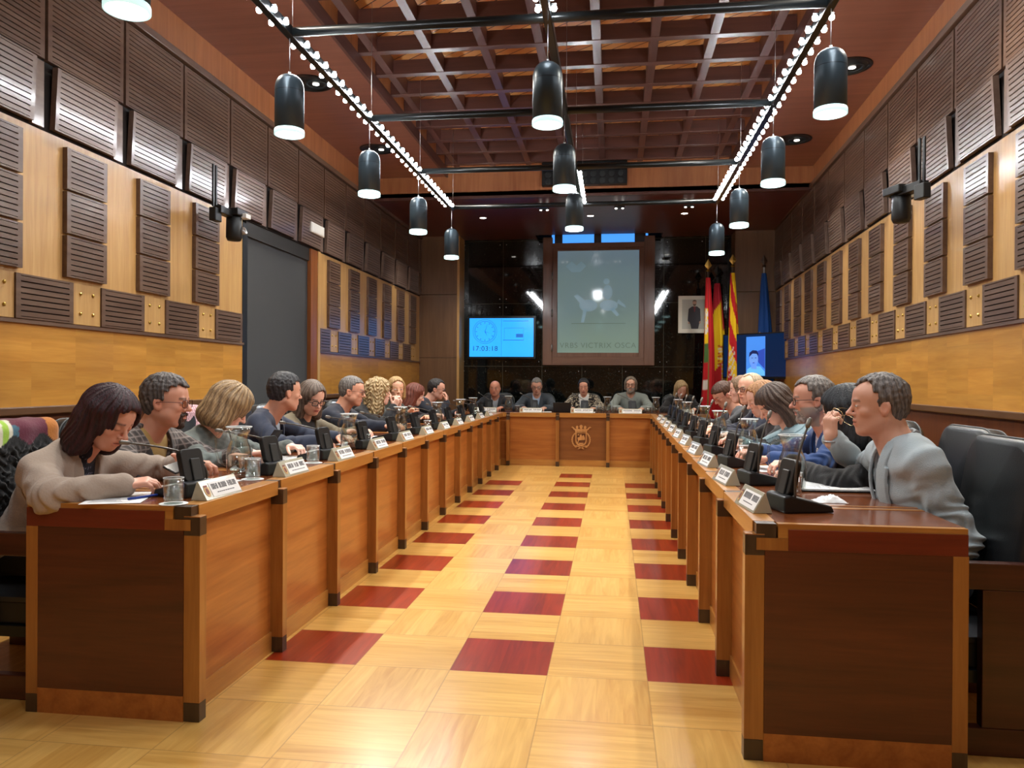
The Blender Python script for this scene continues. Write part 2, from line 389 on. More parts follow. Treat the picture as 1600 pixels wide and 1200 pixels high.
# decking boards laid diagonally above the beams
def diag_deck():
    m, nt, b = newmat('diagonal_decking')
    tc = N(nt, 'ShaderNodeTexCoord'); mp = N(nt, 'ShaderNodeMapping'); mp.inputs['Rotation'].default_value = (0, 0, R(38))
    nt.links.new(tc.outputs['Object'], mp.inputs['Vector'])
    sx = N(nt, 'ShaderNodeSeparateXYZ'); nt.links.new(mp.outputs[0], sx.inputs[0])
    q = mathn(nt, 'DIVIDE', sx.outputs[1], .1); i = mathn(nt, 'FLOOR', q); f = mathn(nt, 'SUBTRACT', q, i)
    i2 = mathn(nt, 'FLOOR', mathn(nt, 'DIVIDE', mathn(nt, 'ADD', sx.outputs[0], mathn(nt, 'MULTIPLY', i, .37)), .6))
    cc = N(nt, 'ShaderNodeCombineXYZ'); nt.links.new(i, cc.inputs[0]); nt.links.new(i2, cc.inputs[1])
    wn = N(nt, 'ShaderNodeTexWhiteNoise', noise_dimensions='3D'); nt.links.new(cc.outputs[0], wn.inputs['Vector'])
    col = mixc(nt, wn.outputs['Value'], srgb(240, 186, 118), srgb(204, 132, 72))
    col = mixc(nt, mathn(nt, 'LESS_THAN', f, .1), col, srgb(60, 30, 18))
    nt.links.new(col, b.inputs['Base Color']); b.inputs['Roughness'].default_value = .5
    return m
MB().box(CXL-.05, CXR+.05, CY0-.05, CY1+.06, 4.30, 4.36).build('decking', diag_deck(), ce)
y = 6.34-.487*10; n = 0
while y < 9.85:
    if y > 1.2: MB().box(CXL, CXR, y, y+.075, 3.985, 4.115).build('cross_beam', beam_x, ce, .003)
    y += .487
for k in range(8):
    x = -2.045+.473*k
    MB().box(x-.035, x+.035, CY0, CY1, 3.99, 4.13).build('long_beam', beam_y, ce)
# low ceiling over the head table, with a slot in front of the window
lc = wood('rear_soffit_wood', srgb(96, 44, 36), srgb(74, 32, 26), 0, .3, .5, .1, 1, [(1, .75), (0, 1.2)], .12)
mb = MB(); mb.box(XL-.1, 3.0, CY1, 12.55, 3.585, 3.66); mb.box(XL-.1, -1.28, 12.55, 13.1, 3.585, 3.66); mb.box(.78, 3.0, 12.55, 13.1, 3.585, 3.66)
mb.box(-1.28, .78, 12.53, 13.1, 3.80, 3.86); mb.box(-1.32, -1.28, 12.53, 13.1, 3.6, 3.86); mb.box(.78, .82, 12.53, 13.1, 3.6, 3.86); mb.box(-1.28, .78, 12.50, 12.53, 3.6, 3.86)
mb.build('rear_soffit', lc, ce)
struct(MB().box(XL-.2, 3.2, Y0R-.1, 13.2, 4.46, 4.56).build('roof_slab', flat('slab', (.2, .18, .16), .8)))

# ------------------------------------------------------------------ far wall
def granite():
    m, nt, b = newmat('black_granite')
    tc = N(nt, 'ShaderNodeTexCoord'); sx = N(nt, 'ShaderNodeSeparateXYZ'); nt.links.new(tc.outputs['Object'], sx.inputs[0])
    no = N(nt, 'ShaderNodeTexNoise'); no.inputs['Scale'].default_value = 55; no.inputs['Detail'].default_value = 4; nt.links.new(tc.outputs['Object'], no.inputs['Vector'])
    rr = N(nt, 'ShaderNodeMapRange'); rr.inputs[1].default_value = .60; rr.inputs[2].default_value = .74; nt.links.new(no.outputs[0], rr.inputs[0])
    col = mixc(nt, rr.outputs[0], srgb(10, 12, 11), srgb(58, 60, 54))
    def ln(o, ph, wd):
        f = mathn(nt, 'FRACT', mathn(nt, 'DIVIDE', mathn(nt, 'SUBTRACT', o, ph), wd)); return mathn(nt, 'LESS_THAN', mathn(nt, 'MULTIPLY', mathn(nt, 'MINIMUM', f, mathn(nt, 'SUBTRACT', 1.0, f)), wd), .004)
    l = mathn(nt, 'MAXIMUM', ln(sx.outputs[0], -1.19, .67), ln(sx.outputs[2], 1.44, 1.06))
    col = mixc(nt, mathn(nt, 'MULTIPLY', l, .8), col, srgb(74, 74, 66))
    nt.links.new(col, b.inputs['Base Color']); b.inputs['Roughness'].default_value = .04; return m
wb = empty('wall_back', (0, 0, 0), 0, 'polished black granite wall behind the head table', None, None, 'structure')
mb = MB(); mb.box(-2.6, -1.16, YB, YB+.1, 0, 3.6); mb.box(.65, 2.0, YB, YB+.1, 0, 3.6); mb.box(-1.16, .65, YB, YB+.1, 0, 1.48)
mb.build('granite_slabs', granite(), wb)
mb = MB()
for x in (-2.58, -1.86, -1.19, -.52, .15, .82, 1.49):
    for z in (1.36, 1.52, 2.44, 2.58, 3.5):
        for s in (-.055, .055):
            if not (-1.2 < x+s < .7 and z > 1.45): mb.lathe([(.008, 0), (.006, .006)], 8, (0, 0, 0), 0, Matrix.Translation((x+s, YB, z)) @ Matrix.Rotation(pi/2, 4, 'X'))
mb.build('steel_fixings', chromeish, wb)
for nm, a, b_ in (('wall_back_left_pier', XL-.1, -2.57), ('wall_back_right_pier', 1.93, 3.0)):
    p = empty(nm, (0, 0, 0), 0, 'brown wood pier at the %s of the granite wall' % ('left' if a < 0 else 'right'), None, None, 'structure')
    mb = MB(); zs = [0, 1.57, 2.62, 3.6]
    for z0, z1 in zip(zs, zs[1:]): mb.box(a, b_, Y1R, 13.0, z0+.003, z1-.003)
    mb.build('pier_boards', pier_m, p, .003)
    xx = (-2.57, -2.53) if a < 0 else (1.90, 1.93)
    MB().box(xx[0], xx[1], Y1R-.01, 13.0, 0, 3.59).build('pier_edge', oak_v if a < 0 else pier_m, p)
struct(MB().box(XL-.2, 3.2, 13.25, 13.35, 0, 4.5).build('wall_outer', flat('outer', (.03, .03, .035), .9)), 'dark outer wall beyond the window')
# window with the frosted pane and the blue transom lights
fw = wood('window_frame_wood', srgb(122, 84, 62), srgb(96, 62, 44), 2, .4, .7)
fwx = wood('window_rail_wood', srgb(122, 84, 62), srgb(96, 62, 44), 0, .4, .7)
wn_ = empty('window_1', (0, YB, 0), 0, 'tall brown window with a frosted pane and a blue transom', None, None, 'structure')
mb = MB(); mb.box(-1.175, -1.02, -.07, .06, 1.46, 3.6); mb.box(.50, .67, -.07, .06, 1.46, 3.6)
mb.build('window_stile', fw, wn_, .004)
mb = MB(); mb.box(-1.02, .50, -.06, .06, 1.46, 1.60); mb.box(-1.02, .5, -.06, .06, 3.42, 3.5)
mb.build('window_rail', fwx, wn_, .004)
mb = MB(); mb.box(-1.02, -.935, -.045, .05, 1.60, 3.42); mb.box(.415, .50, -.045, .05, 1.60, 3.42); mb.box(-.935, .415, -.045, .05, 1.60, 1.67); mb.box(-.935, .415, -.045, .05, 3.375, 3.42)
mb.build('casement', fw, wn_, .004)
def pane_mat():
    m, nt, b = newmat('frosted_pane')
    b.inputs['Base Color'].default_value = (*srgb(120, 140, 138), 1); b.inputs['Roughness'].default_value = .07
    tc = N(nt, 'ShaderNodeTexCoord'); no = N(nt, 'ShaderNodeTexNoise'); no.inputs['Scale'].default_value = .9
    nt.links.new(tc.outputs['Object'], no.inputs['Vector'])
    sx = N(nt, 'ShaderNodeSeparateXYZ'); nt.links.new(tc.outputs['Object'], sx.inputs[0])
    f = mathn(nt, 'ADD', mathn(nt, 'MULTIPLY', mathn(nt, 'SUBTRACT', sx.outputs[2], 1.7), .5), mathn(nt, 'SUBTRACT', no.outputs[0], .5))
    cl = N(nt, 'ShaderNodeClamp'); nt.links.new(f, cl.inputs[0])
    nt.links.new(mixc(nt, cl.outputs[0], srgb(112, 136, 118), srgb(108, 136, 160)), b.inputs['Emission Color']); b.inputs['Emission Strength'].default_value = .42
    return m
MB().box(-.935, .415, 0, .01, 1.67, 3.375).build('frosted_pane', pane_mat(), wn_)
etch = flat('etched_glass', srgb(116, 144, 156), .25, 0, .42); etch2 = flat('etched_letters', srgb(92, 112, 102), .3, 0, .3)
# faint etched mounted figure, plinth line and motto on the pane
mb = MB(); MX = Matrix.Translation((0, -.003, 0)) @ Matrix.Rotation(pi/2, 4, 'X')
def blob(cx, cz, rx, rz, n=18): return [(cx+rx*cos(2*pi*i/n), cz+rz*sin(2*pi*i/n)) for i in range(n)]
for p in (blob(-.42, 2.46, .15, .10), blob(-.08, 2.46, .15, .09), blob(-.1, 2.68, .08, .12), blob(-.12, 2.86, .05, .05), [(-.56, 2.5), (-.66, 2.62), (-.6, 2.65), (-.48, 2.55)], [(-.5, 2.4), (-.54, 2.18), (-.49, 2.18), (-.44, 2.4)], [(.0, 2.42), (.1, 2.3), (.05, 2.28), (-.06, 2.4)], [(.05, 2.5), (.2, 2.42), (.19, 2.46), (.08, 2.56)]):
    mb.prism(p, 0, .002, MX)
mb.prism([(-.8, 3.12), (-.7, 3.2), (-.62, 3.13), (-.54, 3.2), (-.46, 3.12), (-.56, 3.02), (-.7, 3.02)], 0, .002, MX)
mb.build('etched_figure', etch, wn_)
MB().prism([(-.7, 2.155), (.2, 2.155), (.2, 2.165), (-.7, 2.165)], 0, .002, MX).build('etched_line', etch2, wn_)
def text(name, body, size, loc, rot, mat, parent, ext=.001, align='CENTER', font_w=1.0, label=None):
    cu = bpy.data.curves.new(name, 'FONT'); cu.body = body; cu.size = size; cu.extrude = ext; cu.align_x = align; cu.align_y = 'CENTER'
    cu.space_character = font_w
    o0 = bpy.data.objects.new(name, cu); COL.objects.link(o0)
    me = bpy.data.meshes.new_from_object(o0.evaluated_get(bpy.context.evaluated_depsgraph_get())); bpy.data.objects.remove(o0)
    o = bpy.data.objects.new(name, me); me.materials.clear(); me.materials.append(mat); COL.objects.link(o)
    o.parent = parent; o.location = loc; o.rotation_euler = rot
    if label: o['label'] = label
    return o
text('motto_lettering', 'VRBS VICTRIX OSCA', .125, (-.26, -.006, 1.79), (pi/2, 0, 0), etch2, wn_, .001, 'CENTER', 1.12)
blue_on = flat('blue_dusk_pane', srgb(70, 150, 240), .4, 0, .95)
mb = MB(); mb.box(-.86, -.33, .05, .055, 3.51, 3.66); mb.box(-.21, .34, .05, .055, 3.51, 3.66); mb.box(-1.04, -.99, .05, .055, 3.5, 3.66); mb.box(.52, .56, .05, .055, 3.5, 3.66)
mb.build('transom_pane', blue_on, wn_)
mb = MB(); mb.box(-1.1, .6, .05, .08, 3.66, 3.85); mb.box(-.99, -.86, .02, .06, 3.5, 3.7); mb.box(-.33, -.21, .02, .06, 3.5, 3.7); mb.box(.34, .52, .02, .06, 3.5, 3.7)
mb.build('transom_frame', flat('transom_frame_dark', srgb(60, 60, 66), .5), wn_)
mb = MB()
for z in (1.75, 2.33, 2.95): mb.cyl((-1.02, -.075, 0), .012, z-.06, z+.06, 10)
mb.build('hinge', chromeish, wn_)
# ------------------------------------------------------------------ desks
ORD = ['first', 'second', 'third', 'fourth', 'fifth', 'sixth', 'seventh', 'eighth', 'ninth', 'tenth', 'eleventh', 'twelfth', 'thirteenth']
TZ = .745
def make_desk(sx, L, first=False, last=False, panel=None, mats=None, ends=True):
    """local: x=0 at the post's front face, -x behind it (times sx), y along the row"""
    ey, cy, ov = mats or (edge_y, cherry_y, edge_v)
    root = empty('council_desk')
    def bx(mb, x0, x1, *a): return mb.box(min(x0*sx, x1*sx), max(x0*sx, x1*sx), *a)
    bx(MB(), -.085, -.065, .0, L, .088, .686).build('front_panel', panel or cy, root)
    bx(MB(), -.085, -.058, .0, L, 0, .088).build('plinth', ey, root)
    bx(MB(), -.655, -.10, 0.0 if not first else .028, L-.003, .688, TZ).build('desktop', top_w, root)
    mb = MB(); bx(mb, -.10, -.03, .047, L-.003, .686, TZ+.0006)
    mb.build('front_edge', ey, root, .0015)
    mb = MB(); bx(mb, -.655, -.10, L*.47, L*.47+.03, TZ-.004, TZ+.0012); bx(mb, -.655, -.10, L*.56, L*.56+.018, TZ-.004, TZ+.0012)
    mb.build('inlay_strip', edge_x, root)
    for nm, z0, z1, m in (('post_foot', 0, .066, walnut), ('post', .066, .645, ov), ('post_cap', .645, .708, walnut), ('post_top', .708, .712, ov)):
        bx(MB(), -.060, 0, 0, .045, z0, z1).build(nm, m, root, .0015)
    bx(MB(), -.095, -.034, .002, .046, .700, TZ-.0006).build('corner_block', walnut, root, .001)
    if first:
        mb = MB(); bx(mb, -.615, -.060, -.002, .018, .088, .662); mb.build('end_panel', mahog_x, root)
        bx(MB(), -.655, -.10, 0.0, .028, .690, TZ-.0).build('end_edge', edge_x, root)
        bx(MB(), -.655, -.13, -.004, .012, .662, .728).build('end_band', redband, root, .001)
        bx(MB(), -.13, -.034, -.002, .03, .662, .700).build('corner_slip', ov, root)
        bx(MB(), -.657, -.612, -.004, .04, .066, .662).build('rear_post', ov, root, .0015)
        bx(MB(), -.657, -.612, -.004, .04, 0, .066).build('rear_foot', walnut, root, .001)
        bx(MB(), -.612, -.060, -.003, .018, 0, .088).build('end_plinth', cy, root)
    if last:
        bx(MB(), -.655, -.06, L-.02, L, 0, .686).build('end_panel', mahog_x, root)
    elif ends: bx(MB(), -.60, -.085, L-.02, L, .0, .686).build('divider', mahog_x, root)
    return root
DP = .693
def xl(k): return -1.410-.0088*k
def xrr(k): return .414+.0062*k
protoL, protoR = make_desk(1, DP), make_desk(-1, DP)
usedL = usedR = False
for k in range(12):
    for side in (0, 1):
        X = xl(k) if side == 0 else xrr(k); Y = 2.485+DP*k
        nm = 'left' if side == 0 else 'right'
        lab = ('%s desk from the camera in the %s row, wooden front with a post' % (ORD[k], nm)) if k else ('nearest desk of the %s row, showing its dark red-brown end panel' % nm)
        grp = 'desks of the %s row' % nm
        if k == 0: o = make_desk(1 if side == 0 else -1, DP, True)
        elif k == 11: o = make_desk(1 if side == 0 else -1, .60, False)
        elif side == 0: o = protoL if not usedL else copy_tree(protoL); usedL = True
        else: o = protoR if not usedR else copy_tree(protoR); usedR = True
        o.location = (X, Y, 0); tag(o, lab, 'desk', grp)
HX = [-2.19, -1.49, -.79, -.09, .61]
reeded = wood('crest_panel_wood', srgb(136, 84, 40), srgb(116, 66, 28), 1, .35, .8)
hl = ['desk at the left end of the head table behind the left row', 'head table desk with a plain front, left of the crest', 'central head table desk with the carved crest on its front',
      'head table desk with a plain front, right of the crest', 'desk at the right end of the head table behind the right row']
for i, hx in enumerate(HX):
    o = make_desk(1, .70, False, i == 4, reeded if i == 2 else None)
    o.location = (hx, 10.72, 0); o.rotation_euler = (0, 0, -pi/2); tag(o, hl[i], 'desk', 'desks of the head table')
    if i == 3:
        MB().box(-.060, 0, .69, .735, 0, .716).build('post', edge_v, o, .002)
    if i == 2: head_mid = o
# carved crest on the middle front panel (local y along the panel, z up, +x towards the aisle)
def crest(parent, cy, cz, s, x0):
    cm = wood('carved_wood', srgb(206, 152, 92), srgb(176, 120, 66), 2, .4)
    MX = Matrix.Translation((x0, cy, cz)) @ Matrix(((0, 0, 1, 0), (1, 0, 0, 0), (0, 1, 0, 0), (0, 0, 0, 1))) @ Matrix.Scale(s, 4)
    mb = MB()
    def P(pts, d=.07, lo=0): mb.prism(pts, lo, d, MX)
    out = [(-.36, .42), (.36, .42), (.36, -.12)]+[(.36*cos(a), -.12-.36*sin(a)) for a in [pi*i/14 for i in range(1, 14)]]+[(-.36, -.12)]
    inn = [(x*.82, (y-.0)*.82+.03) for x, y in out]
    n = len(out)
    for i in range(n): P([out[i], out[(i+1) % n], inn[(i+1) % n], inn[i]], .09)
    mi = MB(); mi.prism(inn, 0, .02, MX); mi.build('shield_field', wood('shield_brown', srgb(110, 62, 30), srgb(84, 46, 24), 2, .4), parent)
    # inside: keystone shapes and rider-like relief
    P([(-.22, .3), (-.12, .3), (-.10, .24), (-.24, .24)], .05); P([(-.05, .3), (.02, .3), (.05, .18), (.16, .26), (.24, .1), (.26, -.05), (-.2, -.1), (-.24, .08), (-.1, .12)], .05)
    P([(-.16, -.25), (.18, -.25), (.1, -.34), (-.1, -.34)], .05); P([(-.2, -.1), (-.14, -.1), (-.2, -.3), (-.25, -.26)], .05)
    # crown
    P([(-.38, .46), (.38, .46), (.42, .66), (-.42, .66)], .1)
    for cx, r in ((-.26, .085), (0, .11), (.26, .085)): P(blob(cx, .76 if cx else .8, r, r*1.1, 12), .1); P([(cx-.04, .62), (cx+.04, .62), (cx+.04, .76), (cx-.04, .76)], .09)
    for s_ in (-1, 1):
        P([(s_*.38, .6), (s_*.46, .74), (s_*.58, .80), (s_*.66, .74), (s_*.56, .72), (s_*.46, .58)][::s_], .1)
        for i in range(9):
            a = -.95+i*.235; cx, cyy = s_*(.56*cos(a)+.02), .56*sin(a)*1.0-.06
            pts = [(cx+.085*cos(t)*cos(s_*(a+1.2))-.045*sin(t)*sin(s_*(a+1.2)), cyy+.085*cos(t)*sin(s_*(a+1.2))+.045*sin(t)*cos(s_*(a+1.2))) for t in [2*pi*q/8 for q in range(8)]]
            P(pts, .08)
        P([(s_*.36, -.46), (0, -.60), (-s_*.2, -.68), (-s_*.2, -.63), (0, -.54), (s_*.34, -.40)], .08)
    o = mb.build('carved_crest', cm, parent, 0); o['label'] = 'pale carved crest with crown and laurel'
crest(head_mid, .35, .385, .215, -.065)

# ------------------------------------------------------------------ lighting frame
fr = empty('lighting_frame', (0, 0, 3.2), 0, 'black suspended lighting frame of long and cross rails studded with small bulbs', 'lighting frame')
FX, FY = (-1.87, -.37, 1.13), (2.75, 4.25, 5.72, 7.22, 8.75)
for x in FX: MB().box(x-.024, x+.024, 1.3, 8.78, -.03, .03).build('long_rail', blackm, fr, .006)
for y in FY:
    mb = MB(); mb.tube([(FX[0]+.02, y, 0), (FX[2]-.02, y, 0)], .027, 14); mb.build('cross_rail', blackm, fr)
mb = MB()
for x in FX:
    for y in FY: mb.tube([(x+.012, y+.01, .03), (x+.012, y+.01, .9 if True else 1)], .0018, 5)
mb.build('suspension_wire', chromeish, fr)
bulbs = []
for x, ys in ((-1.87, [2.9+.15*i for i in range(39)]), (1.13, [2.9+.15*i for i in range(39)]), (-.37, [4.0, 4.12]+[7.4+.15*i for i in range(9)])):
    for y in ys:
        if min(abs(y-f) for f in FY) < .03: continue
        for s in (-1, 1): bulbs.append((x+s*.043, y))
bulbs.sort(key=lambda p: p[1])
def bulb_into(mb, x, y):
    s = 1 if any(abs(x-.043-f) < .01 for f in FX) else -1
    mb.lathe([(.0, -.017), (.011, -.013), (.016, -.005), (.016, .005), (.011, .013), (0, .017)], 8, (x, y, -.012), 0, None, True, False)
    mb.box(min(x, x-s*.02), max(x, x-s*.02), y-.006, y+.006, -.006, .006, 1); mb.box(x-.014, x+.014, y-.015, y+.015, .007, .010, 1)  # last box: hood plate added to block the bulb's up-light
pb = MB(); bulb_into(pb, 0.0, 0.0)
bm_proto = None
rest = MB()
for i, (x, y) in enumerate(bulbs):
    if i < 100:
        m1 = MB(); bulb_into(m1, x, y)
        # mesh around its own origin
        o = m1.build('bulb', [led_on, blackm], fr, 0, 2, False)
    else: bulb_into(rest, x, y)
o = rest.build('bulb_row', [led_on, blackm], fr, 0, 2, False); o['kind'] = 'stuff'

# ------------------------------------------------------------------ pendants
def make_pendant():
    r = empty('pendant_lamp'); R_ = .083
    prof = [(R_, .0), (R_, .235)]+[(R_*cos(a)**.75 if a < pi/2-.01 else .006, .235+R_*sin(a)) for a in [pi/2*i/8 for i in range(1, 9)]]
    MB().lathe([(R_-.004, .02)]+[(R_-.004, .0)]+prof, 32, (0, 0, .03), 0, None, True, False).build('shade', slate, r, 0, 2, False)
    MB().lathe([(R_+.0008, .0), (R_+.0012, .0015), (R_+.0008, .003)], 32, (0, 0, .245), 0, None, True, False).build('seam_ring', blackm, r)
    MB().lathe([(R_-.005, .0), (R_+.003, .0), (R_+.003, .022), (R_, .03), (R_-.004, .03)], 32, (0, 0, .0), 0, None, True, False).build('frosted_rim', rimglass, r)
    MB().lathe([(0, .0), (R_-.006, .0)], 32, (0, 0, .028), 0, None, False, False).build('diffuser', lamp_on, r)
    MB().cyl((0, 0, 0), .008, .345, .365, 10).build('cable_gland', chromeish, r)
    MB().cyl((0, 0, 0), .0025, .36, .56, 6).build('cable', chromeish, r)
    return r
pp = make_pendant(); first = True
rowl = ['nearest', 'second', 'third', 'fourth', 'farthest']; sdl = {-1.87: 'left', -.37: 'centre', 1.13: 'right'}
for x, y in PEND:
    if x == -.37 and y > 8: continue
    if y < 3 and x > -1: continue
    i = FY.index(y); lab = '%s dark pendant lamp hanging under the %s light rail' % (rowl[i] if not (x == -.37 and i == 3) else 'farthest', sdl[x])
    if x == -1.87 and i == 0: lab = 'pendant lamp cut by the top edge at upper left, only its bright rim showing'
    if x > -1 and i == 1: lab = 'nearest dark pendant lamp hanging under the %s light rail' % sdl[x]
    if x == -1.87 and i == 1: lab = 'first whole dark pendant lamp hanging under the left light rail'
    if first: o = pp; first = False; o.location = (x, y, 2.605); tag(o, lab)
    else: o = dup(pp, (x, y, 2.605), 0, lab)
    tag(o, None, 'pendant lamp', 'dark domed pendant lamps')

# recessed round spots in the soffit
def make_can():
    r = empty('recessed_spotlight')
    MB().lathe([(.20, -.006), (.20, .0), (.165, .0), (.165, -.006), (.20, -.006)], 32, (0, 0, 0), 0, None, True, False).build('trim_ring', blackm, r)
    MB().lathe([(.165, -.003), (.15, -.002), (0, -.001)], 32, (0, 0, 0), 0, None, True, False).build('black_well', flat('well_black', srgb(16, 20, 22), .3), r)
    MB().lathe([(.075, -.004), (.085, -.014), (.095, -.004)], 24, (.045, .02, 0), 0, None, True, False).build('reflector_ring', slate, r)
    MB().lathe([(0, -.008), (.03, -.008), (.03, -.003)], 16, (.045, .02, 0), 0, None, True, False).build('lamp', flat('can_glow', (1, .95, .88), .4, 0, 3), r)
    return r
cp = make_can(); first = True
for i, y in enumerate(SPOT_Y[1:]):
    for x, yy, sd in ((-2.73, y, 'left'), (1.95, y+.18, 'right')):
        lab = '%s round black recessed spotlight in the %s soffit' % (['nearest', 'middle', 'farthest'][i], sd)
        if first: o = cp; first = False; o.location = (x, yy, SOFFIT_Z); tag(o, lab)
        else: o = dup(cp, (x, yy, SOFFIT_Z), 0, lab)
        tag(o, None, 'spotlight', 'round spotlights in the soffits')
def make_down():
    r = empty('downlight')
    MB().lathe([(.045, 0), (.05, -.006), (.06, 0)], 20, (0, 0, 0), 0, None, True, False).build('ring', flat('downlight_ring', srgb(190, 180, 170), .4), r)
    MB().lathe([(0, -.003), (.045, -.002)], 20, (0, 0, 0), 0, None, True, False).build('lamp', down_on, r); return r
dp = make_down()
for i, (x, y) in enumerate([(-1.91, 11.14), (-.34, 11.16), (.99, 11.14)]):
    o = dp if i == 0 else dup(dp, (0, 0, 0), 0)
    o.location = (x, y, 3.585); tag(o, '%s small downlight in the low ceiling before the window wall' % ['left', 'middle', 'right'][i], 'downlight', 'small downlights')
for i, (x, y) in enumerate([(-.96, 10.6), (.07, 10.6), (1.0, 10.62)]):
    r = empty('emergency_light', (x, y, 3.585), 0, 'black twin-headed emergency light under the low ceiling, %s of three' % ['left', 'middle', 'rightmost'][i], 'emergency light', 'twin emergency lights')
    MB().box(-.07, .07, -.03, .03, -.03, 0).build('housing', black, r, .004)
    for s in (-.045, .045): MB().lathe([(0, -.042), (.014, -.038), (.016, -.03)], 12, (s, -.02, 0), 0, None, True, False).build('lamp', down_on, r)

# loudspeaker array on the fascia
sp = empty('loudspeaker_array', (-.38, 9.895, 3.87), 0, 'black slatted loudspeaker box on the orange fascia, with two rows of round drivers', 'loudspeaker')
MB().box(-.54, .54, -.10, -.002, -.18, .18).build('cabinet', flat('speaker_black', srgb(16, 18, 20), .4), sp, .004)
mb = MB()
for i in range(7): mb.box(-.53, .53, -.112, -.10, .07+.015*i, .078+.015*i)
mb.build('louvre', blackm, sp)
MB().box(-.53, .53, -.106, -.10, -.01, .0).build('divider_bar', blackm, sp)
for r_ in (0, 1):
    for i in range(9):
        MB().lathe([(.034, 0), (.040, .006), (.036, .008), (.012, .002), (0, .004)], 18, (0, 0, 0), 0, Matrix.Translation((-.46+.115*i, -.10, -.045-.085*r_)) @ Matrix.Rotation(pi/2, 4, 'X'), True, False).build('driver', flat('driver_grey', srgb(40, 44, 46), .35), sp)
# exit sign, detector, side cameras
ex = empty('emergency_sign', (XL, 7.9, 2.80), 0, 'small blank white emergency light box on the dark panels above the doorway', 'sign')
MB().box(.02, .065, -.18, .18, -.055, .055).build('housing', white, ex, .006); MB().box(.065, .068, -.165, .165, -.042, .042).build('lens', flat('sign_lens', srgb(226, 228, 224), .35), ex)
sd = empty('smoke_detector', (-.41, 4.35, 3.66), 0, 'small black round detector hanging between the coffer beams', 'detector')
MB().lathe([(0, 0), (.03, .0), (.042, .012), (.042, .05), (.036, .056), (0, .056)], 20, smooth=True).build('body', black, sd); MB().lathe([(0, -.006), (.026, -.004), (.03, 0)], 16, caps=False).build('lens', glass_m, sd); MB().cyl((0, 0, 0), .006, .056, .34, 8).build('stem', blackm, sd)
def side_cam(sx, loc, lab, ptop):
    r = empty('wall_camera', loc, 0, lab, 'camera', 'cameras on wall poles')
    mb = MB()
    mb.box(-.02, -.008, -.03, -.012, -.02, ptop); mb.box(-.02, -.008, .012, .03, -.02, ptop); mb.build('pole', black, r)
    MB().box(-.035, .02, -.045, .05, -.13, -.03).build('clamp', black, r, .006)
    MB().box(-.03, .04, .0, .30, -.06, -.005).build('arm', black, r, .004)
    MB().box(-.06, .09, .16, .33, -.045, .01).build('top_plate', black, r, .006)
    MB().lathe([(.0, -.24), (.05, -.235), (.062, -.21), (.06, -.05), (.05, -.04)], 20, (.02, .24, 0), 0, None, True).build('body', black, r)
    MB().lathe([(.026, 0), (.032, .03), (.022, .03), (.018, .005)], 18, (0, 0, 0), 0, Matrix.Translation((.07, .27, -.16)) @ Matrix.Rotation(R(70), 4, 'Y'), True, False).build('lens_ring', chromeish, r)
    MB().box(.06, .12, .24, .32, -.055, -.02).build('connector', white, r, .003)
    return r
side_cam(1, (-3.0, 5.5, 2.52), 'black camera on a pole against the left wall beside the doorway', .3)
side_cam(-1, (2.0, 5.32, 2.52), 'black camera on a short pole against the right wall panels', .27).rotation_euler = (0, 0, R(18))

# ------------------------------------------------------------------ screens, portrait, flags
def prism_card(parent, name, polys, mat, y0, y1, label=None):
    mb = MB(); M = Matrix.Rotation(pi/2, 4, 'X')
    for p in polys: mb.prism(p, -y1, -y0, M)
    o = mb.build(name, mat, parent)
    if label: o['label'] = label
    return o
tv = empty('wall_screen', (-1.875, YB, 1.925), 0, 'wall screen on the granite showing a clock face and time in bright blue', 'screen')
MB().box(-.585, .585, -.07, -.002, -.365, .365).build('bezel', blackm, tv, .006)
MB().box(-.545, .545, -.076, -.07, -.325, .325).build('display', flat('screen_blue', srgb(40, 150, 240), .2, 0, 1.0), tv)
lt = flat('screen_line', srgb(24, 96, 180), .3, 0, .8)
pts = []
def ringpoly(cx, cz, r0, r1, n=28): return [[(cx+r0*cos(a), cz+r0*sin(a)), (cx+r1*cos(a), cz+r1*sin(a)), (cx+r1*cos(b), cz+r1*sin(b)), (cx+r0*cos(b), cz+r0*sin(b))] for a, b in [(2*pi*i/n, 2*pi*(i+1)/n) for i in range(n)]]
ply = ringpoly(-.28, .10, .17, .178)+ringpoly(-.28, .10, .2, .206)
for i in range(12):
    a = 2*pi*i/12; ply.append([(-.28+.135*cos(a)-.006*sin(a), .1+.135*sin(a)+.006*cos(a)), (-.28+.16*cos(a)-.006*sin(a), .1+.16*sin(a)+.006*cos(a)), (-.28+.16*cos(a)+.006*sin(a), .1+.16*sin(a)-.006*cos(a)), (-.28+.135*cos(a)+.006*sin(a), .1+.135*sin(a)-.006*cos(a))])
for a, L_, w_ in ((R(71), .15, .005), (R(-62), .09, .008), (R(-18), .14, .003)):
    ply.append([(-.28-w_*sin(a), .1+w_*cos(a)), (-.28+L_*cos(a), .1+L_*sin(a)), (-.28+w_*sin(a), .1-w_*cos(a))])
ply += [[(.0, .32), (.004, .32), (.004, -.32), (0, -.32)], [(.03, .28), (.46, .28), (.46, .272), (.03, .272)], [(.03, -.04), (.38, -.04), (.38, -.05), (.03, -.05)], [(.05, .16), (.38, .16), (.38, .155), (.05, .155)],
        [(.05, .16), (.054, .16), (.054, -.04), (.05, -.04)], [(.376, .16), (.38, .16), (.38, -.04), (.376, -.04)], [(.25, .06), (.37, .06), (.37, .0), (.25, .0)]]
prism_card(tv, 'screen_drawing', ply, lt, -.0785, -.0765)
text('clock_digits', '17:03:18', .115, (-.28, -.0775, -.19), (pi/2, 0, 0), flat('screen_ink', srgb(16, 62, 120), .3, 0, .6), tv, .0006, 'CENTER', 1.12)
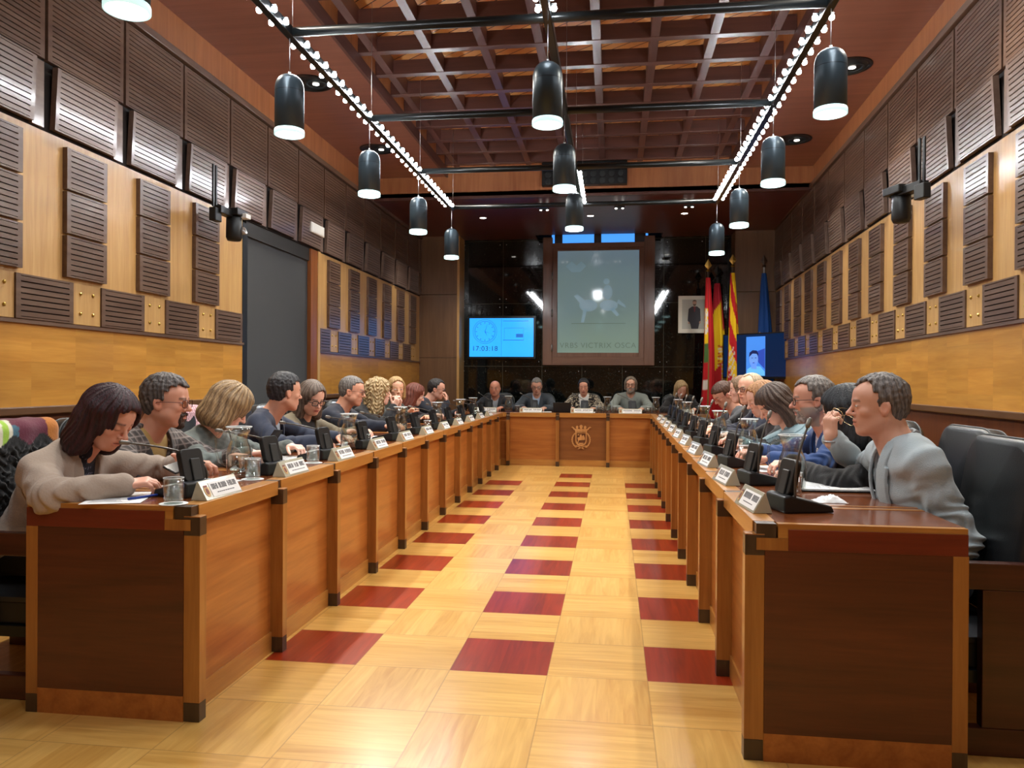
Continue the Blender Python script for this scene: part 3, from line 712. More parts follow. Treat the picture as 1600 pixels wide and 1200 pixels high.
tv2 = empty('video_call_screen', (2.14, 11.95, 1.59), R(-42), 'dark blue screen at the right of the flags showing a person on a video call', 'screen')
MB().box(-.58, .58, -.02, .05, -.345, .345).build('bezel', black, tv2, .006)
MB().box(-.555, .555, -.026, -.02, -.315, .325).build('display', flat('screen_navy', srgb(10, 40, 84), .15, 0, .2), tv2)
prism_card(tv2, 'call_picture', [[(-.16, -.30), (.16, -.30), (.16, .29), (-.16, .29)]], flat('call_bg', srgb(66, 132, 226), .3, 0, .6), -.029, -.0265)
prism_card(tv2, 'call_shadow', [[(-.03, .05), (.155, .11), (.155, -.2), (.05, -.1)]], flat('call_bg2', srgb(40, 66, 160), .3, 0, .8), -.0295, -.029)
prism_card(tv2, 'caller_shirt', [[(-.155, -.30), (-.14, -.20), (-.05, -.15), (.08, -.16), (.155, -.24), (.155, -.30)]], flat('caller_shirt', srgb(100, 180, 235), .3, 0, .6), -.0305, -.030)
prism_card(tv2, 'caller_face', [blob(-.03, -.05, .075, .12, 20), [(-.07, -.1), (.02, -.1), (.02, -.2), (-.07, -.19)]], flat('caller_face', srgb(104, 150, 226), .3, 0, .6), -.0315, -.031)
prism_card(tv2, 'caller_hair', [[(-.11, -.02), (-.10, .05), (-.05, .085), (.02, .08), (.05, .03), (.045, -.01), (.02, .03), (-.05, .035), (-.09, .0)], blob(-.055, -.03, .016, .005, 8), blob(.005, -.03, .016, .005, 8), blob(-.03, -.105, .022, .006, 8)], flat('caller_dark', srgb(24, 34, 80), .3, 0, .7), -.0325, -.032)
MB().cyl((0, .06, 0), .03, -1.56, -.2, 12).build('stand_pole', blackm, tv2); MB().box(-.35, .35, -.2, .3, -1.6, -1.56).build('stand_base', blackm, tv2, .006)
MB().box(-.2, .2, .045, .075, -.25, .2).build('mount', blackm, tv2)
pf = empty('framed_portrait', (1.315, YB, 2.30), 0, 'white framed portrait of a standing man in a dark suit on the granite wall', 'picture')
mb = MB(); mb.box(-.26, .26, -.03, -.002, -.305, .305); mb.build('frame', flat('portrait_frame', srgb(236, 238, 228), .45), pf, .004)
prism_card(pf, 'backdrop', [[(-.2, -.24), (.2, -.24), (.2, .245), (-.2, .245)]], flat('portrait_bg', srgb(196, 202, 196), .5), -.032, -.0295)
prism_card(pf, 'suit', [[(-.11, -.10), (-.095, .09), (-.04, .13), (.04, .13), (.09, .09), (.10, -.10), (.075, -.16), (.06, -.235), (-.05, -.235), (-.065, -.16)]], flat('portrait_suit', srgb(66, 68, 78), .6), -.0335, -.0325)
prism_card(pf, 'face_and_hands', [blob(0, .185, .032, .045, 16), [(-.015, .15), (.015, .15), (.012, .11), (-.012, .11)], blob(-.09, -.14, .014, .02, 8), blob(.088, -.13, .014, .02, 8)], flat('portrait_skin', srgb(196, 160, 140), .6), -.035, -.034)
prism_card(pf, 'hair_and_beard', [[(-.034, .19), (-.03, .225), (0, .238), (.03, .225), (.034, .19), (.025, .215), (-.025, .215)], [(-.028, .165), (.028, .165), (.012, .143), (-.012, .143)]], flat('portrait_hair', srgb(92, 76, 64), .6), -.0362, -.0354)
prism_card(pf, 'shirt_and_tie', [[(-.02, .125), (.02, .125), (.008, .04), (-.006, .04)]], flat('portrait_tie', srgb(130, 60, 70), .6), -.0362, -.0352)

def vcmat(name, rough=.7, bump=0, sheen=0, bscale=60, coat=0, spec=.4):
    m, nt, b = newmat(name); a = N(nt, 'ShaderNodeAttribute', attribute_name='Col'); nt.links.new(a.outputs['Color'], b.inputs['Base Color'])
    b.inputs['Roughness'].default_value = rough; b.inputs['Sheen Weight'].default_value = sheen; b.inputs['Coat Weight'].default_value = coat; b.inputs['Specular IOR Level'].default_value = spec
    if bump:
        tc = N(nt, 'ShaderNodeTexCoord'); no = N(nt, 'ShaderNodeTexNoise'); no.inputs['Scale'].default_value = bscale; no.inputs['Detail'].default_value = 4
        nt.links.new(tc.outputs['Object'], no.inputs['Vector']); bp = N(nt, 'ShaderNodeBump'); bp.inputs['Strength'].default_value = bump; bp.inputs['Distance'].default_value = .004
        nt.links.new(no.outputs[0], bp.inputs['Height']); nt.links.new(bp.outputs[0], b.inputs['Normal'])
    return m
flag_m = vcmat('flag_cloth', .75)
Y_, R_c, W_, G_, B_ = srgb(236, 196, 20), srgb(190, 24, 34), srgb(220, 214, 206), srgb(70, 110, 54), srgb(20, 74, 150)
def flag_obj(x, y, ztop, label, colf, w0=.035, w1=.10, zb=.62, finial=brass, pole=True):
    r = empty('flag', (x, y, 0), 0, label, 'flag', 'flags standing right of the portrait')
    nu, nv = 40, 90; vs = []; cols = []
    for j in range(nv+1):
        t = j/nv; z = ztop-.12-(ztop-.12-zb)*t; ww = w0+(w1-w0)*min(1, t*1.15)**.8
        for i in range(nu+1):
            a = 2*pi*i/nu; fold = 1+.32*sin(5*a+1.5*t)*min(1, t*2+.15)+.12*sin(9*a-2*t)
            vs.append((ww*cos(a)*fold+.015*sin(3*t), ww*.62*sin(a)*fold, z-.03*sin(a*2)*t)); cols.append(colf(a/(2*pi), t))
    fs = [(j*(nu+1)+i, j*(nu+1)+i+1, (j+1)*(nu+1)+i+1, (j+1)*(nu+1)+i) for j in range(nv) for i in range(nu)]
    mb = MB(); mb.add(vs, fs, 0, True); o = mb.build('cloth', flag_m, r, 0, 2, False)
    ca = o.data.color_attributes.new('Col', 'FLOAT_COLOR', 'POINT'); ca.data.foreach_set('color', np.array([(*c, 1) for c in cols], np.float32).ravel())
    MB().cyl((0, 0, 0), .014, .02, ztop, 12).build('pole', chromeish if x < 2 else white, r)
    MB().lathe([(0, 0), (.03, .02), (.02, .05), (.006, .05)], 4, (0, 0, ztop-.04), 0, None, False, False).add([(0, 0, ztop+.17), (.055, 0, ztop+.07), (0, .012, ztop+.07), (-.055, 0, ztop+.07), (0, -.012, ztop+.07), (0, 0, ztop)], [(0, 1, 2), (0, 2, 3), (0, 3, 4), (0, 4, 1), (5, 2, 1), (5, 3, 2), (5, 4, 3), (5, 1, 4)]).build('spear_finial', finial, r)
    MB().lathe([(.0, 0), (.16, 0), (.16, .02), (.03, .05), (.016, .12)], 24).build('base', blackm, r)
    return r
# a: 0 = +x side, .75 = side facing the room (-y), .5 = -x side
def f1(a, t):
    u = (a*2 % 2)  # 1..2 faces the room from left to right
    if 1.0 <= u < 1.42: return R_c if t < .22 else (W_ if (t < .40 and (int(t*55)+int(u*9)) % 3) else (Y_ if t < .46 else (G_ if t < .60 else (R_c if t < .72 else (W_ if t < .78 else R_c if t < .9 else G_)))))
    if 1.42 <= u < 1.55: return srgb(120, 100, 50) if t > .5 else srgb(150, 40, 40)
    return R_c
def f2(a, t):
    u = a*2 % 2; e = t+.12*(u-1.5)
    if e < .17: return srgb(180, 30, 50)
    if e < .62:
        if t > .46 and 1.45 < u < 1.9 and int(t*70+u*6) % 2: return R_c if int(t*33) % 2 else W_
        return Y_
    return R_c if not (t < .9 and u > 1.62) else (Y_ if int(t*80) % 3 else W_)
def f3(a, t):
    u = a*2 % 2; e = t*1.0-.35*(u-1.5)
    q = int((e+.05)/.155) % 2
    c = R_c if q else Y_
    if t > .5 and 1.2 < u < 1.6 and int(t*60+u*10) % 3 == 0: c = W_
    return c
def f4(a, t):
    u = a*2 % 2; k = abs(u-1.22)*7; v = abs(t-.46)*24
    return Y_ if (k+v*.8 < 1.0 or (abs(u-1.12) < .03 and abs(t-.44) < .015)) else B_
flag_obj(1.45, 12.20, 2.93, 'dark red flag with white and green patches, leftmost, beside the portrait', f1, .03, .085)
flag_obj(1.63, 12.52, 2.88, 'red and yellow flag with a crest, second from the left', f2, .04, .125, .62, blackm)
flag_obj(1.82, 12.20, 3.00, 'yellow flag with red diagonal bars under a bright gold finial', f3, .03, .085)
flag_obj(2.33, 12.43, 3.02, 'blue flag with a yellow star behind the video call screen', f4, .03, .13, .7, walnut)

# ------------------------------------------------------------------ chairs
def leather(name='black_leather'):
    m, nt, b = newmat(name); b.inputs['Base Color'].default_value = (*srgb(26, 28, 30), 1); b.inputs['Roughness'].default_value = .38; b.inputs['Specular IOR Level'].default_value = .5
    tc = N(nt, 'ShaderNodeTexCoord'); no = N(nt, 'ShaderNodeTexVoronoi'); no.inputs['Scale'].default_value = 240
    nt.links.new(tc.outputs['Object'], no.inputs['Vector']); bp = N(nt, 'ShaderNodeBump'); bp.inputs['Strength'].default_value = .12; bp.inputs['Distance'].default_value = .002
    nt.links.new(no.outputs[0], bp.inputs['Height']); nt.links.new(bp.outputs[0], b.inputs['Normal']); return m
lea = leather(); armwood = wood('arm_wood', srgb(84, 42, 28), srgb(54, 24, 16), 0, .3, .8); stitch = flat('piping_grey', srgb(86, 90, 90), .45)
def rrect(w, h, r, n=6, taper=0):
    pts = []
    for cx, cy, a0 in ((w-r, h-r, 0), (-w+r, h-r, 90), (-w+r, -h+r, 180), (w-r, -h+r, 270)):
        for i in range(n+1):
            a = R(a0+90*i/n); x, y = cx+r*cos(a), cy+r*sin(a); pts.append((x*(1-taper*(h-y)/(2*h)), y))
    return pts
def make_chair():
    """origin on the floor under the sitter, facing +x"""
    r = empty('council_armchair')
    # back: thick rounded slab, wider at the top corners, leaning
    Mb = Matrix.Translation((-.20, 0, .70)) @ Matrix.Rotation(R(-9), 4, 'Y') @ Matrix(((0, 0, 1, 0), (1, 0, 0, 0), (0, 1, 0, 0), (0, 0, 0, 1)))
    vs = []; ring = []; prof = [(-.055, .90), (-.05, .97), (-.03, 1.0), (.03, 1.0), (.05, .97), (.058, .90)]
    base = rrect(.25, .30, .11, 8, -.0)
    mb = MB(); n = len(base)
    for d, s in prof: vs += [Mb @ Vector((x*s-0, y*s, d-.02*(x/.25)**2*(1 if d > 0 else 1))) for x, y in base]
    fs = [(j*n+i, j*n+(i+1) % n, (j+1)*n+(i+1) % n, (j+1)*n+i) for j in range(len(prof)-1) for i in range(n)]
    vs += [Mb @ Vector((0, 0, -.06)), Mb @ Vector((0, 0, .070))]; c0 = len(prof)*n
    fs += [(c0, (i+1) % n, i) for i in range(n)]+[(c0+1, (len(prof)-1)*n+i, (len(prof)-1)*n+(i+1) % n) for i in range(n)]
    mb.add(vs, fs, 0, True); mb.build('backrest', lea, r)
    MB().tube([Mb @ Vector((x*1.003, y*1.003, .031-.02*(x/.25)**2)) for x, y in base], .004, 6, 0, True).build('piping', stitch, r)
    mb = MB(); mb.tube([Mb @ Vector((x*1.003, y*1.003, -.031-.02*(x/.25)**2)) for x, y in base], .004, 6, 0, True); mb.build('piping', stitch, r)
    # seat: crowned cushion on a black box
    ng = 12; vs = []
    for i in range(ng+1):
        for j in range(ng+1):
            u, v = i/ng*2-1, j/ng*2-1; vs.append((.06+.25*u, .235*v, .362+.052*(1-u**4)*(1-v**4)))
    fs = [(i*(ng+1)+j, (i+1)*(ng+1)+j, (i+1)*(ng+1)+j+1, i*(ng+1)+j+1) for i in range(ng) for j in range(ng)]
    mb = MB(); mb.add(vs, fs, 0, True); mb.box(-.19, .31, -.235, .235, .345, .363); mb.build('seat_cushion', lea, r)
    MB().box(-.17, .29, -.23, .23, .26, .346).build('seat_box', black, r, .006)
    for s in (-1, 1):
        y0, y1 = (.245, .285) if s > 0 else (-.285, -.245)
        mb = MB(); mb.box(-.36, .34, y0, y1, .53, .615); mb.box(-.36, -.03, y0, y1, .09, .53); mb.box(.27, .34, y0, y1, .09, .53); mb.box(-.36, .34, y0, y1, .0, .09)
        mb.build('side_frame', armwood, r, .004)
    mb = MB(); mb.box(-.1, .28, -.25, -.2, .22, .26); mb.build('seat_bracket', blackm, r); MB().box(-.1, .28, .2, .25, .22, .26).build('seat_bracket', blackm, r)
    return r
chair_proto = make_chair(); chair_used = False
def place_chair(x, y, rz, label, group):
    global chair_used
    o = chair_proto if not chair_used else copy_tree(chair_proto); chair_used = True
    o.location = (x, y, 0); o.rotation_euler = (0, 0, rz); tag(o, label, 'chair', group); return o
LX = [-2.30, -2.36, -2.33, -2.33, -2.40, -2.40, -2.38, -2.42, -2.40, -2.38]
cd_l = ['dark armchair with the fur coat over its back, under the woman in the beige jacket', 'dark armchair under the man in the plaid jacket', 'dark armchair under the woman with the blonde bob', 'dark armchair under the young man in the navy jacket',
        'dark armchair under the woman in the olive jacket', 'dark armchair under the grey-haired man in the navy jacket, left row', 'dark armchair under the woman with curly blonde hair', 'dark armchair under the smiling blonde woman', 'dark armchair under the auburn-haired woman', 'dark armchair under the dark-haired man rubbing his face']
LY = [2.83+.695*k for k in range(10)]
for k in range(10): place_chair(LX[k], LY[k]+.02, 0, cd_l[k], 'armchairs of the left row')
RX = [1.14, 1.30, 1.22, 1.24, 1.30, 1.30, 1.32, 1.30]
RY = [2.86+.695*k for k in range(8)]
cd_r = ['nearest black leather armchair of the right row, behind the man in the grey blazer', 'black leather armchair behind the nearest one, its back rising over the first', 'dark armchair under the bearded man in the blue suit', 'dark armchair under the woman with dark fringed hair',
        'dark armchair under the woman in black with blonde hair, right row', 'dark armchair under the balding man in the navy suit', 'dark armchair under the person mostly hidden at the far right row', 'dark armchair under the man bent over his papers in the grey suit']
for k in range(8): place_chair(RX[k], RY[k]+(.04 if k == 0 else 0), pi, cd_r[k], 'armchairs of the right row')
HPX = [-1.79, -1.15, -.44, .26, 1.0]
cd_h = ['dark armchair under the bald man at the head table', 'dark armchair under the grey-haired man at the head table', 'dark armchair under the woman in the patterned jacket', 'dark armchair under the bearded man at the head table', 'dark armchair under the blonde woman in black at the head table']
for k in range(5): place_chair(HPX[k], 11.72, -pi/2, cd_h[k], 'armchairs of the head table')

# ------------------------------------------------------------------ things on the desks
def make_mic(lean):
    r = empty('conference_microphone')
    # wedge base; local +x towards the aisle, sitter at -x
    mb = MB(); M = Matrix(((1, 0, 0, 0), (0, 0, -1, 0), (0, 1, 0, 0), (0, 0, 0, 1)))
    mb.prism([(.05, 0), (.05, .055), (.03, .06), (-.12, .022), (-.13, .0)], -.072, .072, M); mb.build('base', black, r, .006)
    mb = MB(); mb.box(-.10, .0, -.055, .055, .0, .003, 0, Matrix.Translation((-.012, 0, .038)) @ Matrix.Rotation(R(-14), 4, 'Y')); mb.build('button_plate', flat('button_grey', srgb(70, 74, 76), .4), r)
    Mp = Matrix.Translation((.018, 0, .055)) @ Matrix.Rotation(R(-14), 4, 'Y') @ Matrix(((0, 0, 1, 0), (1, 0, 0, 0), (0, 1, 0, 0), (0, 0, 0, 1)))
    mb = MB(); mb.prism([(x, y+.062) for x, y in rrect(.055, .062, .02, 5)], -.012, .012, Mp); mb.build('speaker_panel', black, r, .004)
    mb = MB(); mb.prism([(-.015, .0), (.03, .0), (.03, .085), (-.015, .085)], .012, .018, Mp); mb.build('panel_rib', flat('rib_grey', srgb(48, 50, 50), .4), r, .003)
    pts = []
    P0, P1, P2, P3 = [Vector(v) for v in lean]
    for i in range(17):
        t = i/16; pts.append((1-t)**3*P0+3*(1-t)**2*t*P1+3*(1-t)*t*t*P2+t**3*P3)
    MB().tube(pts, [.0045]*5+[.0038]*12, 8).build('gooseneck', flat('gooseneck_grey', srgb(92, 88, 82), .35, .6), r)
    d = (pts[-1]-pts[-2]).normalized()
    MB().tube([pts[-1]-d*.004, pts[-1]+d*.004, pts[-1]+d*.028, pts[-1]+d*.034], [.005, .0085, .0085, .004], 10).build('microphone_head', flat('mic_head_grey', srgb(120, 116, 108), .4, .5), r)
    return r
micL = make_mic([(.02, .062, .05), (.03, .07, .15), (-.06, .0, .175), (-.135, -.16, .205)])
micR = make_mic([(.01, .066, .05), (.012, .068, .17), (.0, .066, .20), (-.04, .05, .29)])
micH = make_mic([(.01, .062, .05), (.02, .07, .16), (-.02, -.0, .17), (-.10, -.17, .26)])
plate_txt = [(7, 9, 10), (8, 6, 7), (7, 9), (8, 8), (6, 9), (9, 7), (7, 8), (9, 6), (8, 7), (6, 8), (7, 7), (8, 6)]
def make_plate(idx=0, w=.25):
    r = empty('nameplate')
    M = Matrix(((0, 1, 0, 0), (1, 0, 0, 0), (0, 0, 1, 0), (0, 0, 0, 1)))
    # tent: triangular section in x-z, running along y
    Ms = Matrix(((1, 0, 0, 0), (0, 0, -1, 0), (0, 1, 0, 0), (0, 0, 0, 1)))
    MB().prism([(.03, 0), (-.035, 0), (-.012, .068), (-.008, .068)], -w/2, w/2, Ms).build('holder', glassy, r, .001)
    # front face slopes from (.03,0) to (-.008,.068)
    ex = Vector((0, 1, 0)); ez = Vector((-.038, 0, .068)).normalized(); en = ex.cross(ez)
    Mf = Matrix(((ex.x, ez.x, en.x, .03), (ex.y, ez.y, en.y, 0), (ex.z, ez.z, en.z, 0), (0, 0, 0, 1)))
    MB().prism([(-w/2+.05, .008), (w/2-.006, .008), (w/2-.006, .066), (-w/2+.05, .066)], .0008, .0016, Mf).build('card', paper, r)
    mb = MB(); mb.prism(blob(-w/2+.026, .036, .016, .024, 14), .0008, .0016, Mf); o = mb.build('crest_disc', flat('crest_gold', srgb(190, 150, 90), .5), r)
    mb = MB(); mb.prism(blob(-w/2+.026, .034, .009, .013, 10), .0016, .0022, Mf); mb.prism([(-w/2+.016, .05), (-w/2+.036, .05), (-w/2+.038, .058), (-w/2+.014, .058)], .0016, .0022, Mf); mb.build('crest_mark', flat('crest_brown', srgb(120, 60, 50), .5), r)
    # illegible printed name: tall narrow strokes in words, and a fine second line
    mb = MB(); rs = random.Random(idx+3); x = -w/2+.062; wend = w/2-.016
    words = plate_txt[idx % 12]; tot = sum(words)+1.2*(len(words)-1); st = (wend-x)/tot
    for n_ in words:
        for q in range(n_):
            mb.prism([(x+st*.12, .036), (x+st*.38, .036), (x+st*.38, .058), (x+st*.12, .058)], .0016, .002, Mf)
            if rs.random() < .8: mb.prism([(x+st*.62, .036), (x+st*.85, .036), (x+st*.85, .058), (x+st*.62, .058)], .0016, .002, Mf)
            hh = rs.choice([.036, .046, .054]); mb.prism([(x+st*.12, hh), (x+st*.85, hh), (x+st*.85, hh+.004), (x+st*.12, hh+.004)], .0016, .002, Mf)
            x += st
        x += st*1.2
    x = -w/2+.085
    while x < wend-.03:
        l = rs.uniform(.006, .016); mb.prism([(x, .021), (x+l, .021), (x+l, .0245), (x, .0245)], .0016, .002, Mf); x += l+.003
    mb.build('printed_name', ink, r); return r
glassy = flat('plate_holder', srgb(176, 172, 150), .2, 0, 0, .6)
def make_jug():
    r = empty('water_jug')
    pr = [(.0, .004), (.045, .004), (.052, .012), (.055, .05), (.056, .10), (.050, .135), (.040, .16), (.038, .175), (.046, .20), (.056, .225)]
    MB().lathe(pr+[(.0535, .224), (.044, .20), (.036, .175), (.038, .16), (.048, .134), (.0535, .10), (.0525, .05), (.050, .016), (0, .010)], 28, caps=False).build('glass_body', glass_m, r, 0, 2, False)
    MB().lathe([(0, .0115), (.049, .0175), (.0515, .05), (.052, .095), (.0, .0955)], 28, caps=False).build('water', water_m, r, 0, 2, False)
    MB().tube([(-.045, 0, .20), (-.075, 0, .205), (-.10, 0, .18), (-.10, 0, .12), (-.085, 0, .07), (-.056, 0, .055)], .0055, 10).build('handle', glass_m, r)
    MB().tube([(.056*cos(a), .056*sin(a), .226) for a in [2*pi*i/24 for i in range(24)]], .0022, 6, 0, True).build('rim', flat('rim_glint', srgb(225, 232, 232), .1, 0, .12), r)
    return r
def make_tumbler(full=.5):
    r = empty('water_glass')
    MB().lathe([(0, 0), (.031, 0), (.033, .01), (.035, .09), (.0335, .09), (.0315, .012), (0, .010)], 24, caps=False).build('glass_body', glass_m, r, 0, 2, False)
    MB().lathe([(0, .0108), (.031, .0125), (.0315+.0015*full, .012+.075*full), (0, .012+.075*full)], 24, caps=False).build('water', water_m, r, 0, 2, False)
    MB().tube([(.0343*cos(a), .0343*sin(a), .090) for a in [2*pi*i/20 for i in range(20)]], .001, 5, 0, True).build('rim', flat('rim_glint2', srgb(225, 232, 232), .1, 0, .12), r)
    return r
def make_coaster():
    o = MB().cyl((0, 0, 0), .048, 0, .002, 24).build('paper_coaster', paper); return o
jug, tumb = make_jug(), make_tumbler(.5)
uj = ut = um = False
whoL = ['the woman in the beige jacket', 'the man in the plaid jacket', 'the woman with the blonde bob', 'the young man in the navy jacket', 'the woman in the olive jacket', 'the grey-haired man in navy', 'the woman with curly blonde hair', 'the smiling blonde woman', 'the auburn-haired woman', 'the man rubbing his face', 'the first empty far place', 'the last far place']
whoR = ['the man in the pale grey blazer', 'the black-haired person in black', 'the bearded man in the blue suit', 'the woman with dark fringed hair', 'the blonde woman in black', 'the balding man in the navy suit', 'the half-hidden person', 'the man bent over his papers', 'the first empty far place', 'the second empty far place', 'the third empty far place', 'the last far place']
usedml = False
for k in range(12):
    y0 = 2.485+DP*k
    mz = TZ+.0012
    if k < 11:
        o = micL if k == 0 else copy_tree(micL); o.location = (xl(k)-.175, y0+.24, mz); o.rotation_euler = (0, 0, R(-14))
        tag(o, 'black gooseneck microphone before %s, left row' % whoL[k], 'microphone', 'microphones of the left row')
    if k < 11:
        o = make_plate(k); o.location = (xl(k)-.068, y0+.25, mz); o.rotation_euler = (0, 0, R(-2)); tag(o, 'white nameplate before %s, left row' % whoL[k], 'nameplate', 'nameplates of the left row')
    if k < 10:
        o = micR if k == 0 else copy_tree(micR); o.location = (xrr(k)+.19, y0+.27, mz); o.rotation_euler = (0, 0, pi+R(14))
        tag(o, 'black gooseneck microphone before %s, right row' % whoR[k], 'microphone', 'microphones of the right row')
        o = make_plate(k+5, .24); o.location = (xrr(k)+.072, y0+.30, mz); o.rotation_euler = (0, 0, pi+R(6)); tag(o, 'white nameplate before %s, right row' % whoR[k], 'nameplate', 'nameplates of the right row')
whoH = ['the bald man', 'the grey-haired man', 'the woman in the patterned jacket', 'the bearded man', 'the blonde woman']
for k in range(5):
    x = [-1.80, -1.15, -.43, .24, .95][k]
    o = micH if k == 0 else copy_tree(micH); o.location = (x+.03, 10.93, TZ+.0012); o.rotation_euler = (0, 0, -pi/2+R(10 if k % 2 else -6)); tag(o, 'black gooseneck microphone before %s at the head table' % whoH[k], 'microphone', 'microphones of the head table')
    o = make_plate(k+2, .32); o.location = (x, 10.80, TZ+.0012); o.rotation_euler = (0, 0, -pi/2); tag(o, 'long white nameplate before %s at the head table' % whoH[k], 'nameplate', 'nameplates of the head table')
jl = [(-1.68, 3.29, 'between the man in plaid and the blonde bob, left row'), (-1.67, 4.73, 'before the woman in the olive jacket, left row'), (-1.72, 6.10, 'beside the grey-haired man, left row'), (-1.74, 7.50, 'before the smiling blonde woman, left row'), (-1.76, 8.80, 'before the man rubbing his face, left row'), (-1.78, 9.7, 'at the far end of the left row'),
      (.73, 3.27, 'nearest of the right row, behind the first microphone'), (.79, 4.66, 'second of the right row, before the bearded man'), (.80, 5.95, 'third of the right row'), (.82, 7.10, 'fourth of the right row'), (.80, 8.5, 'fifth of the right row'), (.80, 9.7, 'farthest of the right row'),
      (-1.50, 11.02, 'between the bald man and his neighbour at the head table'), (-.08, 11.0, 'right of the woman in the patterned jacket at the head table'), (.60, 11.0, 'right of the bearded man at the head table')]
for i, (x, y, t) in enumerate(jl):
    o = jug if i == 0 else copy_tree(jug); o.location = (x, y, TZ+.0012); o.rotation_euler = (0, 0, R(40 if x < -.5 else 200)+i*.5); tag(o, 'glass water jug, '+t, 'jug', 'glass water jugs')
tl = [(-1.535, 2.53, 'beside the nearest microphone, left row'), (-1.575, 3.21, 'before the man in plaid, left row'), (-1.575, 3.90, 'third from the camera, left row'), (-1.60, 4.84, 'beside the second jug, left row'), (-1.62, 6.62, 'before the curly blonde woman, left row'), (-1.62, 7.95, 'far along the left row'), (-1.62, 9.0, 'last of the left row'),
      (.70, 3.12, 'beside the nearest jug, right row'), (.73, 4.40, 'beside the second jug, right row'), (.78, 5.60, 'third from the camera, right row'), (.78, 7.35, 'fourth of the right row'), (.78, 8.9, 'last of the right row'),
      (-1.37, 11.0, 'before the grey-haired man at the head table'), (-.20, 10.98, 'left of the jug before the woman in the patterned jacket'), (.02, 11.05, 'right of the jug before the woman in the patterned jacket'), (.50, 10.98, 'beside the bearded man at the head table')]
for i, (x, y, t) in enumerate(tl):
    z = TZ+.0012
    if i in (0, 1, 2):
        c = make_coaster() if i == 0 else copy_tree(cst)
        if i == 0: cst = c
        c.location = (x, y, TZ+.0012); tag(c, 'white paper coaster under the glass '+t, 'coaster', 'paper coasters'); z += .0021
    o = tumb if i == 0 else copy_tree(tumb); o.location = (x, y, z); tag(o, 'water glass '+t, 'glass', 'water glasses')
def sheet(loc, rz, w, h, lab, lines=True, cat='papers', n=1, cover=None, name='paper_sheet'):
    r = empty(name, loc, rz, lab, cat)
    if cover: MB().box(-w/2-.01, w/2+.01, -h/2-.01, h/2+.01, 0, .006).build('cover', cover, r, .002)
    z0 = .006 if cover else 0
    MB().box(-w/2, w/2, -h/2, h/2, z0, z0+.0015*n).build('page', paper, r)
    if lines:
        mb = MB(); rs = random.Random(int(w*1000)+int(loc[1]*100)); z = z0+.0015*n; yy = h/2-.03
        while yy > -h/2+.03:
            l = rs.uniform(.5, .9)*w; mb.box(-w/2+.02, -w/2+.02+l-.03, yy, yy+.003, z, z+.0003); yy -= .011
        mb.build('printed_lines', flat('print_grey', srgb(120, 122, 124), .7), r)
    return r
D = TZ+.0014
s1 = sheet((.875, 3.36, D), R(-90), .30, .42, 'open white printed document in a dark folder on the nearest right desks', True, 'document', 3, black, 'document_folder'); s1.scale = (.82, .82, 1)
for k, (x, y, a, t) in enumerate([(-1.80, 2.62, 20, 'under the forearm of the woman in the beige jacket'), (-1.72, 3.05, -10, 'between the nearest microphone and the jug, left row'), (-1.80, 4.10, 10, 'before the woman with the blonde bob'), (-1.77, 4.60, -5, 'under the hands of the young man in navy'), (-1.78, 5.15, 5, 'beside the second jug, left row'), (-1.8, 5.75, 8, 'under the hands of the grey-haired man, left row'), (-1.8, 6.5, -8, 'before the curly blonde woman'), (-1.8, 7.2, 4, 'before the smiling blonde woman'),
      (.80, 4.05, 10, 'before the black-haired person, right row'), (.84, 4.98, -8, 'before the woman with dark fringed hair'), (.84, 6.3, 12, 'before the balding man, right row'), (-.98, 11.08, 5, 'before the grey-haired man at the head table'), (-.35, 11.10, 0, 'before the woman in the patterned jacket'), (.95, 11.1, 10, 'before the blonde woman at the head table')]):
    sheet((x, y, D), R(a), .20, .28, 'white sheet of paper lying '+t, k % 2 == 0, 'paper')
pen = MB(); pen.tube([(-.06, 0, .005), (.055, 0, .005), (.068, 0, .005)], [.0045, .0045, .001], 8); o = pen.build('pen', flat('pen_blue', srgb(30, 60, 150), .3)); o.location = (-1.71, 2.62, D+.0016); o.rotation_euler = (0, 0, 1.2); tag(o, 'blue pen on the paper beside the beige sleeve', 'pen')
# laptop before the woman at the head table, white tissue on the near right desk
lp = empty('laptop', (-.72, 11.0, D), R(-90), 'small black open laptop left of the central nameplate at the head table', 'laptop')
MB().box(-.22, 0, -.13, .13, 0, .012).build('keyboard_base', black, lp, .003)
MB().box(0, .008, -.13, .13, 0, .14, 0, Matrix.Translation((0, 0, .006)) @ Matrix.Rotation(R(12), 4, 'Y')).build('lid', black, lp, .003)
mb = MB(); rs = random.Random(4); n = 14
vs = [(.05*(i/(n-1)-.5)*2*(1+.2*rs.random()), .035*(j/(n-1)-.5)*2*(1+.2*rs.random()), max(0, .022*(1-((i/(n-1)-.5)*2)**2)*(1-((j/(n-1)-.5)*2)**2)*rs.uniform(.4, 1.3))) for i in range(n) for j in range(n)]
mb.add(vs, [(i*n+j, (i+1)*n+j, (i+1)*n+j+1, i*n+j+1) for i in range(n-1) for j in range(n-1)], 0, True); o = mb.build('crumpled_tissue', paper); o.location = (.80, 2.98, D); tag(o, 'crumpled white tissue behind the nearest right microphone', 'tissue')
